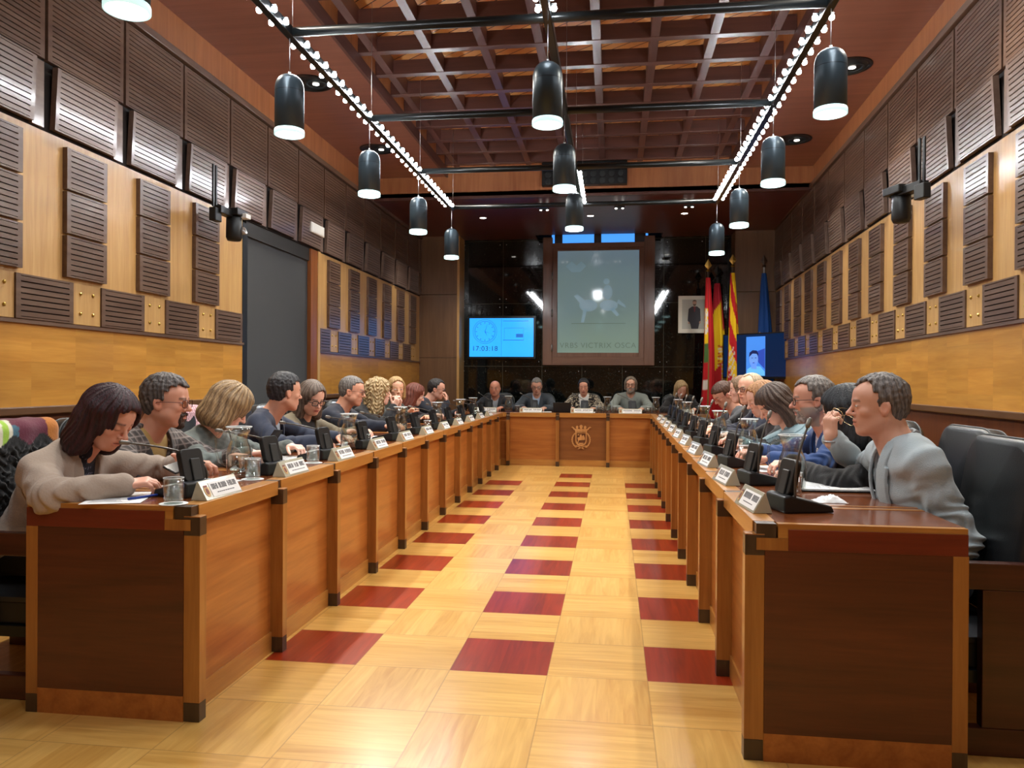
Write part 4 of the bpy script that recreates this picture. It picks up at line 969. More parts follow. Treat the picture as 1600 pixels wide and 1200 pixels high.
# ------------------------------------------------------------------ implicit-surface figures
BIG = np.float32(9.0)
def rotm(rz=0, ry=0, rx=0):
    return np.array((Matrix.Rotation(rz, 3, 'Z') @ Matrix.Rotation(ry, 3, 'Y') @ Matrix.Rotation(rx, 3, 'X')), dtype=np.float64)
class Frame:
    def __init__(s, o=(0, 0, 0), R_=None): s.o = np.array(o, float); s.R = np.eye(3) if R_ is None else np.array(R_, float)
    def w(s, p): return s.R @ np.array(p, float)+s.o
    def d(s, v): return s.R @ np.array(v, float)
W0 = Frame()
class Field:
    def __init__(s, lo, hi, h):
        s.h = h; s.lo = np.array(lo, float); s.n = np.ceil((np.array(hi)-s.lo)/h).astype(int)+1
        s.d = np.full(s.n, BIG, np.float32)
        s.ax = [(s.lo[i]+h*np.arange(s.n[i])).astype(np.float32) for i in range(3)]
    def region(s, lo, hi):
        a = np.maximum(np.floor((np.array(lo)-s.lo)/s.h).astype(int), 0); b = np.minimum(np.ceil((np.array(hi)-s.lo)/s.h).astype(int)+1, s.n)
        if np.any(b <= a): return None, None
        sl = tuple(slice(a[i], b[i]) for i in range(3))
        P = (s.ax[0][sl[0]][:, None, None], s.ax[1][sl[1]][None, :, None], s.ax[2][sl[2]][None, None, :])
        return sl, P
    def comb(s, sl, v, k, op):
        D = s.d[sl]
        if op == 'u':
            if k <= 0: s.d[sl] = np.minimum(D, v)
            else:
                hh = np.clip(.5+.5*(D-v)/k, 0, 1); s.d[sl] = D+(v-D)*hh-k*hh*(1-hh)
                # far field stays sane
        elif op == 's':
            v = -v
            if k <= 0: s.d[sl] = np.maximum(D, v)
            else: hh = np.clip(.5-.5*(D-v)/k, 0, 1); s.d[sl] = D+(v-D)*hh+k*hh*(1-hh)
        elif op == 'i':
            s.d[sl] = np.maximum(D, v)
    def fn(s, lo, hi, f, k=0, op='u'):
        sl, P = s.region(lo, hi)
        if sl is None: return
        s.comb(sl, f(*P).astype(np.float32), k, op)
    def local(s, fr, P):
        X, Y, Z = P[0]-fr.o[0], P[1]-fr.o[1], P[2]-fr.o[2]; M = fr.R
        return (M[0, 0]*X+M[1, 0]*Y+M[2, 0]*Z, M[0, 1]*X+M[1, 1]*Y+M[2, 1]*Z, M[0, 2]*X+M[1, 2]*Y+M[2, 2]*Z)
    def cone(s, a, b, ra, rb, k=.02, op='u', fr=W0):
        a = fr.w(a); b = fr.w(b); m = max(ra, rb)+k+2.5*s.h; lo = np.minimum(a, b)-m; hi = np.maximum(a, b)+m
        sl, P = s.region(lo, hi)
        if sl is None: return
        ab = b-a; L2 = max(float(ab@ab), 1e-9)
        X, Y, Z = P[0]-a[0], P[1]-a[1], P[2]-a[2]
        t = np.clip((X*ab[0]+Y*ab[1]+Z*ab[2])/L2, 0, 1)
        v = np.sqrt((X-t*ab[0])**2+(Y-t*ab[1])**2+(Z-t*ab[2])**2)-(ra+(rb-ra)*t)
        s.comb(sl, v.astype(np.float32), k, op)
    def ell(s, c, r, k=.02, op='u', fr=W0, rot=None):
        f = Frame(fr.w(c), fr.R if rot is None else fr.R @ rot); m = max(r)+k+2.5*s.h
        sl, P = s.region(f.o-m, f.o+m)
        if sl is None: return
        x, y, z = s.local(f, P); r = [max(q, 1e-4) for q in r]
        k0 = np.sqrt((x/r[0])**2+(y/r[1])**2+(z/r[2])**2); k1 = np.sqrt((x/r[0]**2)**2+(y/r[1]**2)**2+(z/r[2]**2)**2)
        s.comb(sl, (k0*(k0-1)/np.maximum(k1, 1e-6)).astype(np.float32), k, op)
    def box(s, c, hs, r=.01, k=0, op='u', fr=W0, rot=None):
        f = Frame(fr.w(c), fr.R if rot is None else fr.R @ rot); m = float(np.linalg.norm(hs))+k+2.5*s.h
        sl, P = s.region(f.o-m, f.o+m)
        if sl is None: return
        x, y, z = s.local(f, P)
        qx, qy, qz = np.abs(x)-hs[0]+r, np.abs(y)-hs[1]+r, np.abs(z)-hs[2]+r
        v = np.sqrt(np.maximum(qx, 0)**2+np.maximum(qy, 0)**2+np.maximum(qz, 0)**2)+np.minimum(np.maximum(qx, np.maximum(qy, qz)), 0)-r
        s.comb(sl, v.astype(np.float32), k, op)
    def lfn(s, fr, c, rad, f, k=0, op='s'):
        """custom function of frame-local coordinates inside a cube of half-size rad round local point c"""
        o = fr.w(c); sl, P = s.region(o-rad, o+rad)
        if sl is None: return
        x, y, z = s.local(fr, P); s.comb(sl, f(x, y, z).astype(np.float32), k, op)
    def disp(s, f):
        P = (s.ax[0][:, None, None], s.ax[1][None, :, None], s.ax[2][None, None, :])
        near = np.abs(s.d) < .05; s.d = np.where(near, s.d+f(*P).astype(np.float32), s.d)
    def surface(s):
        d = s.d; sg = d < 0
        d[0] = np.maximum(d[0], 1e-3); sg[0] = False; sg[-1] = False; sg[:, 0] = False; sg[:, -1] = False; sg[:, :, 0] = False; sg[:, :, -1] = False
        d = np.where(sg, d, np.maximum(d, 1e-6))
        c = np.zeros(tuple(s.n-1), np.int8)
        for i in (0, 1):
            for j in (0, 1):
                for k in (0, 1): c += sg[i:s.n[0]-1+i, j:s.n[1]-1+j, k:s.n[2]-1+k]
        idx = np.argwhere((c > 0) & (c < 8)); ids = np.full(c.shape, -1, np.int32); ids[idx[:, 0], idx[:, 1], idx[:, 2]] = np.arange(len(idx))
        acc = np.zeros((len(idx), 3)); cnt = np.zeros(len(idx)); cor = [(i, j, k) for i in (0, 1) for j in (0, 1) for k in (0, 1)]
        vals = {q: d[idx[:, 0]+q[0], idx[:, 1]+q[1], idx[:, 2]+q[2]] for q in cor}
        for q in cor:
            for ax in range(3):
                if q[ax]: continue
                p = list(q); p[ax] = 1; p = tuple(p); a, b = vals[q], vals[p]; cr = (a < 0) != (b < 0)
                t = np.where(cr, a/np.where(cr, a-b, 1), 0); e = np.array(q, float)[None, :].repeat(len(idx), 0); e[:, ax] += t
                acc += e*cr[:, None]; cnt += cr
        V = (idx+acc/cnt[:, None])*s.h+s.lo
        F = []
        for ax in range(3):
            o1, o2 = [(1, 2), (2, 0), (0, 1)][ax]
            A = [slice(None)]*3; B = [slice(None)]*3; A[ax] = slice(0, -1); B[ax] = slice(1, None)
            ch = sg[tuple(A)] != sg[tuple(B)]; e = np.argwhere(ch)
            e = e[(e[:, o1] > 0) & (e[:, o2] > 0) & (e[:, o1] < s.n[o1]-1) & (e[:, o2] < s.n[o2]-1)]
            if not len(e): continue
            def cell(a, b):
                q = e.copy(); q[:, o1] -= a; q[:, o2] -= b; return ids[q[:, 0], q[:, 1], q[:, 2]]
            quad = np.stack([cell(1, 1), cell(0, 1), cell(0, 0), cell(1, 0)], 1)
            ins = sg[e[:, 0], e[:, 1], e[:, 2]]
            quad[~ins] = quad[~ins][:, ::-1]; F.append(quad)
        return V, np.concatenate(F)
def fast_mesh(name, V, F, mat, parent=None, colf=None):
    me = bpy.data.meshes.new(name); me.vertices.add(len(V)); me.vertices.foreach_set('co', V.astype(np.float32).ravel())
    me.loops.add(F.size); me.loops.foreach_set('vertex_index', F.astype(np.int32).ravel())
    me.polygons.add(len(F)); me.polygons.foreach_set('loop_start', np.arange(0, F.size, 4, dtype=np.int32))
    me.polygons.foreach_set('use_smooth', np.ones(len(F), bool)); me.update(calc_edges=True)
    me.materials.append(mat)
    if colf is not None:
        C = np.ones((len(V), 4), np.float32); C[:, :3] = colf(V); ca = me.color_attributes.new('Col', 'FLOAT_COLOR', 'POINT'); ca.data.foreach_set('color', C.ravel())
    o = bpy.data.objects.new(name, me); COL.objects.link(o); o.parent = parent; return o
def smin_np(a, b, k): h_ = np.clip(.5+.5*(b-a)/k, 0, 1); return b+(a-b)*h_-k*h_*(1-h_)
def nz(x, y, z, f=1.0, seed=0):
    """cheap smooth pseudo-noise"""
    return (np.sin(x*f*1.7+1.3*np.sin(y*f*1.1+seed)+seed)+np.sin(y*f*1.9+1.1*np.sin(z*f*1.3+2*seed)+2.1)+np.sin(z*f*2.1+1.2*np.sin(x*f*.9-seed)+.7))/3

skin_m, _nt, _b = newmat('skin')
_a = N(_nt, 'ShaderNodeAttribute', attribute_name='Col'); _nt.links.new(_a.outputs['Color'], _b.inputs['Base Color']); _b.inputs['Roughness'].default_value = .5
_b.inputs['Subsurface Weight'].default_value = .08; _b.inputs['Subsurface Scale'].default_value = .01; _b.inputs['Subsurface Radius'].default_value = (1, .4, .25)
cloth_m = vcmat('woven_cloth', .85, .35, .15, 220)
knit_m = vcmat('soft_cloth', .9, .4, .2, 120)
def hairmat():
    m, nt, b = newmat('hair'); a = N(nt, 'ShaderNodeAttribute', attribute_name='Col')
    tc = N(nt, 'ShaderNodeTexCoord'); mp = N(nt, 'ShaderNodeMapping'); mp.inputs['Scale'].default_value = (160, 160, 22); nt.links.new(tc.outputs['Object'], mp.inputs['Vector'])
    no = N(nt, 'ShaderNodeTexNoise'); no.inputs['Scale'].default_value = 1; no.inputs['Detail'].default_value = 3; no.inputs['Distortion'].default_value = .8; nt.links.new(mp.outputs[0], no.inputs['Vector'])
    hs = N(nt, 'ShaderNodeHueSaturation'); nt.links.new(a.outputs['Color'], hs.inputs['Color']); nt.links.new(mathn(nt, 'ADD', mathn(nt, 'MULTIPLY', no.outputs[0], 1.5), .25), hs.inputs['Value'])
    nt.links.new(hs.outputs[0], b.inputs['Base Color']); b.inputs['Roughness'].default_value = .55; b.inputs['Anisotropic'].default_value = .5
    bp = N(nt, 'ShaderNodeBump'); bp.inputs['Strength'].default_value = .7; bp.inputs['Distance'].default_value = .006; nt.links.new(no.outputs[0], bp.inputs['Height']); nt.links.new(bp.outputs[0], b.inputs['Normal']); return m
hair_m = hairmat()
eye_white = flat('eye_white', srgb(214, 206, 200), .2); iris_m = flat('iris', srgb(60, 42, 30), .15)
frame_m = flat('spectacle_frame', srgb(30, 24, 24), .3); lens_m = glass('spectacle_lens', (.95, .96, .97))
skinA = np.array(srgb(220, 168, 142)); skinB = np.array(srgb(196, 136, 108)); skinC = np.array(srgb(224, 172, 150))

def add_head(F, H, g, k0=.0):
    """skull, jaw and features in the head frame (x forward, z up)"""
    fem = g.get('fem', 0); s = g.get('hs', 1.0); fat = g.get('fat', 0)
    A = lambda *v: tuple(q*s for q in v)
    F.ell(A(-.014, 0, .030), A(.098, .077, .086), .02, fr=H)
    F.ell(A(.030, 0, .040), A(.058, .064, .058), .02, fr=H)
    F.ell(A(.028, 0, -.030), A(.056, .058+.01*fat, .082), .025, fr=H)
    for y in (-1, 1):
        F.cone(A(-.022, .050*y, -.048), A(.052, .022*y, -.096), .021*s, .018*s, .022, fr=H)
        F.ell(A(.054, .038*y, -.022), A(.022, .022, .020), .014, fr=H)
        if fat: F.ell(A(.03, .045*y, -.055), A(.03, .026, .032), .02, fr=H)
    F.ell(A(.062, 0, -.100+.006*fem), A(.020, .022-.004*fem, .017), .018, fr=H)
    F.ell(A(.062, 0, -.062), A(.026, .032, .030), .016, fr=H)
    F.cone(A(.079, -.028, .019), A(.079, .028, .019), (.012-.003*fem)*s, (.012-.003*fem)*s, .012, fr=H)
    for y in (-1, 1): F.ell(A(.098, .031*y, .001), A(.020, .016, .012), .010, 's', fr=H)
    for y in (-1, 1): F.ell(A(.074, .031*y, .001), A(.0132, .0145, .0125), .004, fr=H)
    n = g.get('nose', 1.0)
    F.cone(A(.082, 0, .012), A(.082+.024*n, 0, -.026), .0065*s, .0095*s, .010, fr=H)
    F.ell(A(.082+.024*n, 0, -.029), A(.011, .0105, .009), .006, fr=H)
    for y in (-1, 1): F.ell(A(.092, .0125*y, -.032), A(.009, .0065, .0075), .006, fr=H)
    F.cone(A(.083, -.014, -.058), A(.083, .014, -.058), .0065*s, .0065*s, .006, fr=H); F.cone(A(.088, -.004, -.057), A(.088, .004, -.057), .005*s, .005*s, .006, fr=H)
    F.cone(A(.083, -.012, -.070), A(.083, .012, -.070), .0072*s, .0072*s, .006, fr=H)
    F.box(A(.098, 0, -.0638), A(.012, .021, .0014), .001, .003, 's', fr=H)
    for y in (-1, 1):
        rr = rotm(R(-18)*y, R(-14), 0)
        F.ell(A(-.012, .077*y, -.010), A(.0185, .0085, .031), .006, fr=H, rot=rr)
        F.ell(A(-.008, .0865*y, -.006), A(.010, .006, .018), .004, 's', fr=H, rot=rr)
def head_color(H, g):
    base = np.array(g.get('skin', skinA))*np.array([1.2, 1.29, 1.30]); lip = base*np.array([.86, .56, .55]) if not g.get('lip') else np.array(g['lip'])
    brow = np.array(g.get('brow', g['hc'] if g.get('hc') is not None else (.1, .06, .04))); beard = g.get('beard'); stub = g.get('stubble', 0); s = g.get('hs', 1.0)
    def f(V):
        L = (V-H.o) @ H.R/s; x, y, z = L[:, 0], L[:, 1], L[:, 2]; C = np.tile(base, (len(V), 1))
        def mix(m, c):
            m = np.clip(m, 0, 1)[:, None]; C[:] = C*(1-m)+np.array(c)*m
        near = (np.abs(x) < .13) & (np.abs(y) < .1) & (np.abs(z) < .14)
        red = np.exp(-(((np.abs(y)-.038)/.02)**2+((z+.03)/.02)**2))*(x > .04)*near*.2+np.exp(-((y/.012)**2+((z+.03)/.012)**2))*(x > .09)*.35
        red = red+np.exp(-(((x+.01)/.03)**2+((z+.01)/.04)**2))*(np.abs(y) > .074)*near*.4
        mix(red, base*np.array([1.0, .68, .62]))
        mix(near*(x > .05)*np.exp(-(((z+.0640)/.0095)**4+(y/.023)**4))*.9, lip)
        mix(near*(x > .06)*(np.abs(z+.0638) < .0022)*(np.abs(y) < .021), lip*.35)
        if beard is not None:
            m = near*(z < -.028-.10*np.clip(.055-x, 0, .06)*0)*(x > -.02)*np.clip((-.030-z+.35*np.clip(.045-np.abs(y), -.02, .02)*0)/.008, 0, 1)
            ck = ((np.abs(y) < .045) & (z > -.050) & (x > .04) & ~((np.abs(y) < .026) & (z < -.040)))
            mm = m*(1-ck)*(1-(near*(np.abs(z+.0640) < .010)*(np.abs(y) < .02)*(x > .06)))
            if g.get('goatee'): mm = near*(x > .05)*(np.abs(y) < .027)*(z < -.040)*(1-(np.abs(z+.0640) < .009)*(np.abs(y) < .018))*1.0
            mix(mm*.9, beard)
        elif stub: mix(near*(z < -.035)*(x > -.01)*stub*(1-(np.abs(z+.064) < .01)*(np.abs(y) < .02)), base*np.array([.62, .60, .62]))
        ay = np.abs(y); zb = .0235-.12*np.clip(ay-.035, 0, 1)
        mix(near*(x > .045)*(ay > .013)*(ay < .047)*np.exp(-((z-zb)/.0042)**2)*g.get('brow_w', .85), brow)
        # lash line
        mix(near*(x > .06)*np.exp(-(((ay-.031)/.014)**4))*np.exp(-((z-(.001 if not g.get('down') else -.005))/.0022)**2)*.75, (.03, .02, .02))
        return C
    return f
def add_hand(F, fr, side, curl=.5, spread=.12, thumb=.5, s=1.0, point=None):
    """fr: origin at wrist, x along the hand, z out of the back of the hand, side=+1: thumb towards +y"""
    F.cone((-.03, 0, 0), (.01, 0, 0), .0245*s, .025*s, .012, fr=fr)
    F.box((.045*s, 0, 0), (.043*s, .039*s, .0135*s), .012*s, .012, fr=fr)
    L = [.070, .078, .073, .058]; B = [.029, .010, -.010, -.029]
    for i in range(4):
        c = curl if not isinstance(curl, (list, tuple)) else curl[i]
        p = np.array([.084-(.006 if i in (0, 3) else 0)-(.006 if i == 3 else 0), B[i]*side, 0])*s; a = side*spread*(1.5-i)*.5; th = 0
        for j, (fr_, r0, r1) in enumerate(((.45, .0092, .0086), (.31, .0086, .0078), (.24, .0078, .0066))):
            th += c*(.75, 1.0, .7)[j]*1.25
            d = np.array([cos(th)*cos(a), sin(a)*cos(th), -sin(th)]); q = p+d*L[i]*fr_*s
            F.cone(p, q, r0*s, r1*s, .0035 if j else .007, fr=fr); p = q
    p = np.array([.018, .030*side, -.006])*s; th = R(58)-R(30)*thumb
    for j, (l, r0, r1) in enumerate(((.040, .0135, .0105), (.032, .0105, .0095), (.024, .0095, .0075))):
        a = th-j*.28*thumb; d = np.array([cos(a), sin(a)*side, -.25-.28*thumb*j]); d /= np.linalg.norm(d); q = p+d*l*s
        F.cone(p, q, r0*s, r1*s, .006, fr=fr); p = q
def frame_from(o, xdir, zdir):
    x = np.array(xdir, float); x /= np.linalg.norm(x); z = np.array(zdir, float); z = z-x*(z@x); z /= np.linalg.norm(z); return Frame(o, np.stack([x, np.cross(z, x), z], 1))
def elbow_ik(S, W, pole, l1, l2):
    S, W = np.array(S, float), np.array(W, float); v = W-S; D = np.linalg.norm(v); D2 = min(D, (l1+l2)*.995); n = v/D
    a = (l1*l1-l2*l2+D2*D2)/(2*D2); hh = math.sqrt(max(l1*l1-a*a, 1e-6)); p = np.array(pole, float); p = p-n*(p@n); p /= np.linalg.norm(p)
    return S+n*a*(D/D2)+p*hh
def person(g):
    """g: loc(x,y), face (deg), head (local pos), look(yaw,pitch,roll), arms, clothes, hair ..."""
    h = g.get('h', .006); fem = g.get('fem', 0); rz = R(g['face'])
    root = empty('person', (g['loc'][0], g['loc'][1], 0), rz, g['label'], 'person')
    yw, pt, rl = g.get('look', (0, 0, 0)); Hf = Frame(g['head'], rotm(R(yw), R(pt), R(rl))); s = g.get('hs', 1.0)
    P = np.array(g.get('pelvis', (0, 0, .50))); skull_base = Hf.w((-.035*s, 0, -.065*s))
    torso_yaw = R(g.get('tyaw', 0)); Nk = np.array(g.get('neck', None)) if g.get('neck') is not None else np.array([(skull_base[0]*.65+P[0]*.35), skull_base[1]*.9, Hf.o[2]-.158])
    sw = g.get('sw', .185 if not fem else .165); T = rotm(torso_yaw)
    Sh = {sd: Nk+T @ np.array([-.012, sd*sw, -.045+g.get('shz', {}).get(sd, 0)]) for sd in (1, -1)}
    up = (Nk-P)/np.linalg.norm(Nk-P); C = P+(Nk-P)*.66; Wst = P+(Nk-P)*.28
    Tf = frame_from(C, np.cross(T @ np.array([0, 1., 0]), up), up)         # chest frame: x forward, z up the spine
    bel = g.get('belly', 0); l1, l2 = g.get('arm', (.285, .25))
    arms = {}
    for sd, key in ((1, 'L'), (-1, 'R')):
        a = g['arms'][key]; W = np.array(a['w'], float); E = elbow_ik(Sh[sd], W, a.get('pole', (-.2, sd*.6, -1)), l1, l2)
        hd = np.array(a.get('dir', (W-E)), float); arms[sd] = dict(E=E, W=W, fr=frame_from(W, hd, a.get('back', (0, 0, 1))), a=a)
    thigh = {sd: (P+T @ np.array([.0, sd*.085, -.03]), P+T @ np.array([.40, sd*.13, -.03]), P+T @ np.array([.38, sd*.13, -P[2]+.09])) for sd in (1, -1)}
    allp = [P, Nk, Hf.o, C]+[q for sd in (1, -1) for q in (Sh[sd], arms[sd]['E'], arms[sd]['W'])]
    def torso(F, t, lo_only=False, sleeves=1.0):
        k = .05
        F.ell(P+np.array([0, 0, .0]), (.115+t, .165+t, .11+t), k, fr=Frame((0, 0, 0), np.eye(3)), rot=T) if True else 0
        F.ell((0, 0, 0), (.102+t, .150+t-.01*fem, .17+t), k, fr=Tf)
        F.ell((-.0+.02*bel, 0, -.16), (.095+t+.045*bel, .138+t+.02*bel-.012*fem, .15+t), k, fr=Tf)
        if fem:
            for sd in (1, -1): F.ell((.075, .065*sd, .015), (.05+t*.6, .058+t*.6, .055+t*.6), .03, fr=Tf)
        F.cone(Sh[1]*.8+Sh[-1]*.2, Sh[-1]*.8+Sh[1]*.2, .058+t, .058+t, .05)
        for sd in (1, -1):
            F.cone(Nk+np.array([0, 0, .005]), Sh[sd], .050+t*.8, .050+t, .035)
    def arm(F, sd, t, end=1.0, tp=1.0):
        a = arms[sd]; F.cone(Sh[sd], a['E'], .050+t*.85, .040+t*tp*.8, .03); W_ = a['E']+(a['W']-a['E'])*end
        F.cone(a['E'], W_, .040+t*tp*.8, .029+t*tp*.7, .02)
    # ---- body
    lo = np.min(np.array(allp), 0)-.17; hi = np.max(np.array(allp), 0)+.17
    hi[0] = max(hi[0], P[0]+.5); lo[2] = 0.0; lo = np.minimum(lo, P-np.array([.2, .27, .6])); lo[2] = -.01; hi[1] = max(hi[1], P[1]+.27)
    F = Field(lo, hi, h)
    torso(F, -.008)
    nr = .056 if not fem else .048
    F.cone(Nk+np.array([0, 0, -.03]), skull_base+np.array([0, 0, .01]), nr*1.12, nr, .03)
    F.cone(Nk+np.array([.02, 0, -.02]), Hf.w((.0, 0, -.06*s)), nr*.9, nr*.85, .02)
    for sd in (1, -1):
        arm(F, sd, -.010); add_hand(F, arms[sd]['fr'], arms[sd]['a'].get('thumbside', -sd), arms[sd]['a'].get('curl', .45), arms[sd]['a'].get('spread', .12), arms[sd]['a'].get('thumb', .5), g.get('handscale', .96 if not fem else .88))
        a_, b_, c_ = thigh[sd]; F.cone(a_, b_, .080, .055, .04); F.cone(b_, c_, .050, .036, .02); F.cone(c_+np.array([-.03, 0, -.045]), c_+np.array([.12, 0, -.055]), .036, .028, .02)
    add_head(F, Hf, g)
    V, Q = F.surface(); hc = head_color(Hf, g)
    fast_mesh('body', V, Q, skin_m, root, hc)
    for sd in (1, -1):
        if g.get('eyes', True) and not g.get('down'):
            o_ = Hf.w((.0765*s, .031*sd*s, .001*s)); mb = MB(); Rm = Matrix([list(r_) for r_ in Hf.R]).to_4x4()
            M = Matrix.Translation(o_) @ Rm @ Matrix.Rotation(pi/2, 4, 'Y') @ Matrix.Diagonal((.56, 1.05, 1, 1))
            mb.lathe([(0, .0118*s), (.006*s, .0102*s), (.0095*s, .0072*s), (.0118*s, 0)], 14, (0, 0, 0), 0, M, True, False); mb.lathe([(0, .0124*s), (.0046*s, .0114*s)], 12, (0, 0, 0), 1, M, True, False)
            mb.build('eye', [eye_white, iris_m], root, 0, 2, False)
    # ---- hair
    ht = g.get('hair')
    if ht:
        hc_ = np.array(g['hc']); lo = Hf.o-.30; hi = Hf.o+.24; hF = Field(lo, hi, max(h*.8, .004))
        A = lambda *v: tuple(q*s for q in v); th = g.get('hthick', .012); rec = g.get('recede', 0)
        sh_ = ht == 'short'
        hF.ell(A(-.016, 0, .034), (.098*s+th*(.75 if sh_ else 1), .077*s+(.003+.28*th if sh_ else th), .086*s+th), .0, fr=Hf)
        hF.ell(A(.026, 0, .044), (.058*s+th*(.35 if sh_ else .75), .063*s+(.002+.2*th if sh_ else th*.75), .060*s+th*(.8 if sh_ else .75)), .02, fr=Hf)
        if ht in ('short', 'wavy_short'):
            hF.ell(A(-.050, 0, -.012), tuple(q*s+th*.25+.002 for q in (.054, .064, .062)), .02, fr=Hf)
            # hairline: cut away everything in front of and below a slanted face surface
            def cut(x, y, z):
                zh = .066*s+rec*1.2+rec*1.8*np.clip((np.abs(y)-.012)/.02, 0, 1)-3.0*y*y; q = .4*np.maximum(z-.045*s, 0)
                f1 = np.maximum(.040*s-rec*.8-x, z-zh); f2 = np.maximum(.016*s-rec*.3-x+q, z-.050*s); f3 = np.maximum(-.034*s-x, z+.002*s); f4 = z+(.074+g.get('nape', 0))*s+.2*x
                return np.minimum(np.minimum(f1, f2), np.minimum(f3, f4))
            hF.lfn(Hf, (0, 0, 0), .27, cut, .009, 's')
            for sd in (1, -1): hF.ell(A(-.010, .085*sd, -.012), A(.022, .02, .030), .003, 's', fr=Hf)
        else:
            ln = g.get('hlen', .16); vol = g.get('hvol', .0)
            for sd in (1, -1):
                hF.cone(A(-.012, .058*sd, .02), (-.012*s+g.get('hx', 0), (.072+vol)*sd*s, -ln+.05), .040*s+vol, .036+vol, .03, fr=Hf)
            hF.cone(A(-.055, 0, .02), (-.070, 0, -ln+.045), .062*s+vol, .052+vol, .03, fr=Hf)
            hF.cone((-.060, .045, -.03), (-.055, .055, -ln+.05), .04+vol, .038+vol, .03, fr=Hf); hF.cone((-.060, -.045, -.03), (-.055, -.055, -ln+.05), .04+vol, .038+vol, .03, fr=Hf)
            fr_ = g.get('fringe', 0); fw = g.get('facew', .060)
            def cut(x, y, z):
                # opening for the face: a vertical tube in front, closed above by the hairline
                op = np.maximum(np.abs(y)-fw*s-.1*np.maximum(-z, 0)*0, -(x-(.028)*s)); op = np.maximum(op, z-(.086-fr_*.052+g.get('hline', 0))*s-.25*(x-.06*s)+8*(1-fr_)*(y-g.get('part', 0))**2); return op
            hF.lfn(Hf, (0, 0, 0), .30, cut, .012, 's')
            # flat end of the locks and a hollow for the neck
            if g.get('bun'): hF.ell((-.11, 0, .02), (.04, .045, .045), .01, fr=Hf)
        am = g.get('hamp', .0035); fz = g.get('hfreq', 1.0)
        def dsp(x, y, z):
            X, Y, Z = x-Hf.o[0], y-Hf.o[1], z-Hf.o[2]; M = Hf.R
            lx = M[0, 0]*X+M[1, 0]*Y+M[2, 0]*Z; ly = M[0, 1]*X+M[1, 1]*Y+M[2, 1]*Z; lz = M[0, 2]*X+M[1, 2]*Y+M[2, 2]*Z
            an = np.arctan2(ly, lx+.02)
            if g.get('curly'): return am*(np.sin(lz*150+6*np.sin(an*7))*np.cos(an*14+lz*60)+.8*nz(lx, ly, lz, 70, 2))
            if ht == 'short': return am*(.25*np.sin(an*19*fz+3*np.sin(lz*22)+1)+.55*nz(lx+.3*lz, ly, lz*.6, 105, 1)+.45*nz(lx, ly+.4*lz, lz*.7, 190, 4))
            return am*(.6*np.sin(an*17*fz+3*np.sin(lz*22)+1)+.4*np.sin(an*41*fz+4*np.sin(lz*30))+.4*nz(lx, ly, lz, 40, 1))
        hF.disp(dsp)
        if g.get('parting') is not None:
            hF.lfn(Hf, (.0, 0, .1), .14, lambda x, y, z: np.maximum(np.abs(y-g['parting'])-.003, -(z-.06)), .008, 's')
        V, Q = hF.surface()
        st = np.array(g.get('hc2', hc_*.6))
        def hcol(V):
            L = (V-Hf.o) @ Hf.R; an = np.arctan2(L[:, 1], L[:, 0]+.02); m = .5+.5*np.sin(an*23+4*np.sin(L[:, 2]*18)+2*np.sin(L[:, 0]*40)); m = (m*.6+.4*(.5+.5*np.sin(an*57+L[:, 2]*25)))[:, None]
            c = hc_*(1-m)+st*m
            if g.get('temple') is not None:
                tq = np.clip(1-(L[:, 2]-.0)/.05, 0, 1)[:, None]*np.clip((L[:, 0]+.09)/.08, 0, 1)[:, None]; c = c*(1-tq)+np.array(g['temple'])*tq
            return c
        fast_mesh('hair', V, Q, hair_m, root, hcol)
    if g.get('beard') is not None:
        bF = Field(Hf.o-.17, Hf.o+.17, max(h*.8, .004)); A = lambda *v: tuple(q*s for q in v); bt = g.get('bthick', .005)
        if not g.get('goatee'):
            for y in (-1, 1):
                bF.cone(A(-.018, .051*y, -.040), A(.052, .023*y, -.098), .0215*s+bt, .0185*s+bt, .01, fr=Hf)
                bF.ell(A(.035, .036*y, -.066), (.034*s, .024*s, .030*s), .012, fr=Hf)
        bF.ell(A(.063, 0, -.101), (.020*s+bt, .021*s+bt, .019*s+bt), .01, fr=Hf)
        bF.cone(A(.085, -.020, -.056), A(.092, 0, -.050), .006*s, .0065*s, .004, fr=Hf); bF.cone(A(.085, .020, -.056), A(.092, 0, -.050), .006*s, .0065*s, .004, fr=Hf)
        for y in (-1, 1): bF.cone(A(.080, .025*y, -.056), A(.074, .024*y, -.090), .007*s, .009*s, .006, fr=Hf)
        bF.ell(A(.095, 0, -.0655), A(.020, .0185, .0085), .003, 's', fr=Hf)
        bF.disp(lambda x, y, z: .0022*(nz(x, y, z*.5, 210, 2)+.6*nz(x, y, z*.6, 330, 5)))
        V, Q = bF.surface(); bc = np.array(g['beard'])
        fast_mesh('beard', V, Q, hair_m, root, lambda V: bc*(.7+.6*(.5+.5*np.sin(V[:, 0]*400+V[:, 1]*300+2*np.sin(V[:, 2]*200)))[:, None]))
    # ---- clothes
    def cloth(name, t, col, v_open=None, end=.93, folds=.004, pat=None, mat=cloth_m, sleeves=True, hem=-.06, collar=None, open_w=.0, hh=None, turtle=False, cutneck=.0, at=None):
        lo = np.min(np.array([P-.12]+allp[1:2]+[q for sd in (1, -1) for q in (Sh[sd], arms[sd]['E'])]+([arms[sd]['W'] for sd in (1, -1)] if sleeves else [])), 0)-.15
        hi = np.max(np.array([P+.12, Nk+.03]+[q for sd in (1, -1) for q in (Sh[sd], arms[sd]['E'])]+([arms[sd]['W'] for sd in (1, -1)] if sleeves else [])), 0)+.13
        f = Field(lo, hi, hh or h); torso(f, t)
        if sleeves:
            for sd in (1, -1): arm(f, sd, t if at is None else at, end, 1.15)
